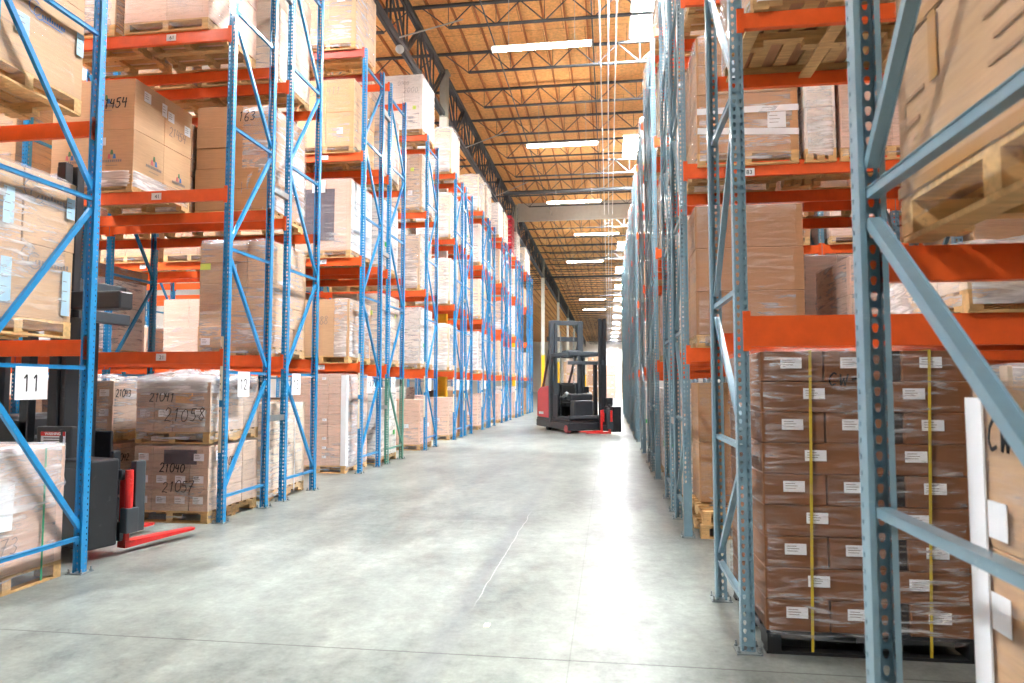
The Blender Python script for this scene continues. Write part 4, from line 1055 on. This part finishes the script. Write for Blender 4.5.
# ------------------------------------------------------------------ turret trucks
def turret_truck(label, loc, rz, side, head_xy, head_ang, extra=False):
    t = thing('turret_truck', label, 'forklift truck', loc, rz, 'turret trucks')
    s = side
    mk('chassis', lambda bm: (box(bm, -2.02, 1.3, -.62, .62, .1, .36, .03), box(bm, -2.0, 1.28, -.6, .6, .36, .44, .02)), M_dark, t)
    def pu(bm):
        pts = [(-2.0, .42), (-.68, .42), (-.68, 1.52), (-.85, 1.6), (-1.75, 1.54), (-1.95, 1.4)]
        prism(bm, pts, 'y', -.6, .6); bmesh.ops.bevel(bm, geom=list(bm.edges), offset=.05, segments=3, affect='EDGES')
    mk('power_unit', pu, M_red, t, smooth=False)
    pn = patch(t, 'name_plate', '-y', 0, 1.2, 0, 0, .5, .09, M_white); pn.location = (-1.5, -.606, .6)
    for yy in (-1, 1):
        mk('mast_rail', lambda bm: (box(bm, -.6, -.42, yy*.56-.08, yy*.56+.08, .3, 3.92, .008), box(bm, -.42, -.32, yy*.44-.05, yy*.44+.05, .3, 3.84, .008)), M_char, t)
        mk('guard_strut', lambda bm: bar(bm, (-1.6, yy*.5, 1.5), (-.56, yy*.54, 3.25), .07, .07), M_dark, t)
        mk('cab_post', lambda bm: box(bm, -.28, -.16, yy*.56-.04, yy*.56+.04, .44, 2.6, .01), M_char, t)
    mk('mast_crossbar', lambda bm: (box(bm, -.58, -.44, -.6, .6, 3.78, 3.94, .01), box(bm, -.68, -.54, -.68, .68, 3.2, 3.36, .01), box(bm, -.58, -.44, -.6, .6, 1.3, 1.42, .01)), M_char, t)
    def chain(bm):
        for yy in (-.25, .25):
            z = .5
            while z < 3.5: box(bm, -.41, -.38, yy-.02, yy+.02, z, z+.035); z += .05
    mk('lift_chain', chain, M_galv, t)
    def guard(bm):
        box(bm, -.8, 1.3, -.6, -.5, 2.6, 2.74, .015); box(bm, -.8, 1.3, .5, .6, 2.6, 2.74, .015)
        box(bm, 1.2, 1.3, -.6, .6, 2.6, 2.74, .015); box(bm, -.8, -.7, -.6, .6, 2.6, 2.74, .015)
        for k in range(7): box(bm, -.65+.27*k, -.6+.27*k, -.5, .5, 2.65, 2.7)
        box(bm, -.3, .3, -.25, .25, 2.74, 2.84, .02)
    mk('overhead_guard', guard, M_char, t)
    mk('operator_platform', lambda bm: (box(bm, -.65, 1.22, -.58, .58, .44, .52, .02), box(bm, -.65, -.58, -.56, .56, .52, 1.7, .02)), M_char, t)
    mk('seat', lambda bm: (box(bm, -.35, .15, -.3, .3, .86, 1.0, .05), box(bm, -.4, -.26, -.28, .28, .95, 1.65, .06), box(bm, -.4, -.1, -.2, .2, .52, .86, .03)), M_rubber, t)
    mk('front_console', lambda bm: (box(bm, .7, 1.15, -.35, .35, .52, 1.1, .06), box(bm, .55, .95, -.42, .42, 1.1, 1.32, .05), box(bm, .85, 1.0, .45, .57, .52, 2.4, .02)), M_dark, t)
    mk('armrest', lambda bm: (box(bm, .0, .5, .33, .47, 1.12, 1.22, .03), box(bm, .42, .6, .3, .5, 1.2, 1.3, .03), box(bm, .0, .5, -.47, -.33, 1.12, 1.22, .03), box(bm, .42, .6, -.5, -.3, 1.2, 1.3, .03)), M_char, t)
    mk('display', lambda bm: (box(bm, .8, .83, .12*1, .32, 1.36, 1.56, .01), cyl(bm, (.8, .22, 1.3), (.8, .22, 1.4), .02)), M_dark, t)
    p = mk('inspection_card', lambda bm: box(bm, .99, .995, .46, .56, 1.35, 1.6), M_white, t)
    for xx, yy, rr in ((1.0, -.5, .15), (1.0, .5, .15), (-1.55, 0, .17), (-.9, -.52, .12), (-.9, .52, .12)):
        mk('wheel', lambda bm: (cyl(bm, (xx, yy-.07 if yy else -.1, rr), (xx, yy+.07 if yy else .1, rr), rr, 24)), M_rubber, t)
    for yy in (-1, 1):
        mk('wheel_hub', lambda bm: cyl(bm, (1.08, yy*.5, .15), (1.08, yy*.65, .15), .13, 18), M_redlogo, t)
    for yy in (-1, 1): mk('hand_control', lambda bm: (bmesh.ops.create_uvsphere(bm, u_segments=14, v_segments=10, radius=.09, matrix=Matrix.Translation((.62, yy*.42, 1.3))), cyl(bm, (.62, yy*.42, 1.3), (.5, yy*.52, 1.2), .05)), M_galv, t, smooth=True)
    # auxiliary mast and swinging fork head
    hx, hy = head_xy
    mx_, my_ = hx-.34, hy-s*.02
    mk('auxiliary_mast', lambda bm: (box(bm, mx_-.09, mx_+.0, my_-.13, my_-.03, .1, 3.85, .008), box(bm, mx_-.09, mx_+.0, my_+.03, my_+.13, .1, 3.85, .008), box(bm, mx_-.1, mx_-.06, my_-.12, my_+.12, .2, 3.8), box(bm, mx_+.0, mx_+.06, my_-.09, my_+.09, .1, 2.3, .01)), M_dark, t)
    mk('traverse_frame', lambda bm: (box(bm, 1.22, 1.34, -.62, .62, .5, .6, .01), box(bm, 1.22, 1.34, -.62, .62, 2.3, 2.42, .01), box(bm, 1.3, mx_, my_-.08, my_+.08, 2.3, 2.44, .01), box(bm, 1.3, mx_, my_-.08, my_+.08, .46, .62, .01)), M_char, t)
    hd = mk('turret_head', lambda bm: (box(bm, -.38, .38, -s*.02 if s < 0 else 0, s*.32 if s > 0 else 0, .1, .9, .02) if False else box(bm, -.38, .38, min(0, s*.3), max(0, s*.3), .1, .92, .02),
        box(bm, -.4, -.12, min(s*.02, s*.24), max(s*.02, s*.24), .92, 1.2, .02), box(bm, .2, .26, min(-s*.02, -s*.1), max(-s*.02, -s*.1), .55, .98, .01)), M_dark, t, (hx, hy, 0), head_ang)
    mk('head_panel', lambda bm: box(bm, -.34, .34, s*.3 if s < 0 else .3, (s*.3 if s < 0 else .3)+.004*s, .16, .84) if s > 0 else box(bm, -.34, .34, -.305, -.3, .16, .84), M_char, hd)
    mk('fork_carriage', lambda bm: (box(bm, -.34, .36, min(-s*.04, -s*.08), max(-s*.04, -s*.08), .12, .3, .01), box(bm, -.34, .36, min(-s*.04, -s*.08), max(-s*.04, -s*.08), .7, .8, .01), box(bm, .36, .46, min(-s*.03, -s*.16), max(-s*.03, -s*.16), .2, .44, .01), box(bm, .36, .44, min(-s*.13, -s*.24), max(-s*.13, -s*.24), .2, .88, .01)), M_char, t, (hx, hy, 0), head_ang)
    for fx in (-.29, .33):
        def fk(bm):
            d = -s
            box(bm, fx-.05, fx+.05, min(d*.08, d*.13), max(d*.08, d*.13), .05, .78, .008)
            v = [(fx-.055, .08), (fx+.055, .08), (fx+.055, .88), (fx+.03, .92), (fx-.03, .92), (fx-.055, .88)]
            A = [bm.verts.new((x, d*y, .05 if y < .5 else .075)) for x, y in v]; B = [bm.verts.new((x, d*y, .115 if y < .5 else .095)) for x, y in v]
            n = len(v)
            for q in range(n): bm.faces.new((A[q], A[(q+1) % n], B[(q+1) % n], B[q]))
            bm.faces.new(A); bm.faces.new(B)
        f = mk('fork', fk, M_forkred, t, (hx, hy, 0), head_ang); f['label'] = 'red fork'
        mk('fork_cylinder', lambda bm: cyl(bm, (fx+.085, -s*.08, .4), (fx+.085, -s*.08, .8), .038, 16), M_forkred, t, (hx, hy, 0), head_ang)
    if extra: mk('front_cowl', lambda bm: box(bm, 1.3, 1.68, -.6, -.5, .4, 1.22, .015), M_dark, t)
    sg = None if not extra else mk('warning_sign', lambda bm: box(bm, 1.36, 1.62, -.606, -.6, 1.05, 1.17), M_white, t)
    if extra: mk('warning_band', lambda bm: box(bm, 1.36, 1.62, -.609, -.606, 1.13, 1.17), M_redlabel, sg)
    if extra: tm = text_mesh('WARNING', .035, M_white, True); obj('printed_text', tm, sg, (1.49, -.611, 1.15))
    for q in range(3 if extra else 0): mk('printed_line', lambda bm: box(bm, 1.39, 1.6-.02*q, -.608, -.606, 1.105-.022*q, 1.115-.022*q), M_ink, sg)
    for yy in (-1, 1): mk('side_panel', lambda bm: box(bm, -.26, (1.2 if extra else .2), min(yy*.56, yy*.6), max(yy*.56, yy*.6), .5, 1.28 if yy < 0 else 1.1, .015), M_dark, t)
    if extra:
        mk('head_bar', lambda bm: box(bm, 1.34, 2.0, -.42, -.22, 2.38, 2.56, .02), M_dark, t)
        mk('cab_frame', lambda bm: (box(bm, 1.1, 1.2, -.6, -.5, .5, 2.5, .01), box(bm, .1, .16, -.6, -.52, .5, 2.5, .01)), M_dark, t)
    return t
turret_truck('black and red turret truck standing in the middle of the main aisle', (-1.32, 24.5, 0), math.atan2(-.92, .39)+.035, 1, (1.9, .53), 0)
turret_truck('black turret truck with red forks half out of the side aisle beside sign 11', (-6.8, 6.62, 0), 0, -1, (1.78, -.42), -math.radians(16), True)

# far end details: dock doors and a brown dado line on the wall
for k, x in enumerate((-9, -4.5, 0, 4.5)):
    o = struct('door_%d' % (k+1), lambda bm: [box(bm, x-1.3, x+1.3, YE-.06, YE-.02, .75*q+.02, .75*q+.74) for q in range(5)], M_glasswhite)
    mk('door_frame', lambda bm: (box(bm, x-1.45, x-1.3, YE-.1, YE, 0, 3.9), box(bm, x+1.3, x+1.45, YE-.1, YE, 0, 3.9), box(bm, x-1.45, x+1.45, YE-.1, YE, 3.76, 3.95)), M_brown, o)

o = mk('paper_scrap', lambda bm: box(bm, -.02, .02, -.035, .035, 0, .004), M_cream, None, (-.83, 4.7, .0)); tag(o, 'tiny cream paper scrap lying on the concrete near the front joint', 'paper scrap')

# ------------------------------------------------------------------ world, camera, colour
w = bpy.data.worlds.new('World'); sc.world = w; w.use_nodes = True
bg = w.node_tree.nodes['Background']; bg.inputs[0].default_value = (.8, .88, 1, 1); bg.inputs[1].default_value = 1.0
cam = bpy.data.cameras.new('Camera'); co = bpy.data.objects.new('Camera', cam); COL.objects.link(co); sc.camera = co
cam.sensor_width = 36; cam.lens = 36*690/1024; cam.clip_end = 400; cam.clip_start = .02
v = Vector((97, -43.5, -690)).normalized()      # world +Y seen in camera axes
U = Vector((0, -v.z, v.y)).normalized(); X = v.cross(U)
Mx = Matrix(((X.x, X.y, X.z), (v.x, v.y, v.z), (U.x, U.y, U.z)))
co.matrix_world = Matrix.Translation((0, 0, 1.62)) @ Mx.to_4x4()
cam.dof.use_dof = True; cam.dof.focus_distance = 9.0; cam.dof.aperture_fstop = 3.2
sc.view_settings.view_transform = 'Standard'; sc.view_settings.look = 'None'; sc.view_settings.gamma = 1; sc.view_settings.use_curve_mapping = False
sc.view_settings.exposure = 1.22
sc.cycles.use_denoising = True; sc.cycles.transparent_max_bounces = 24; sc.cycles.max_bounces = 8; sc.cycles.diffuse_bounces = 4; sc.cycles.glossy_bounces = 3
sc.cycles.sample_clamp_indirect = 6
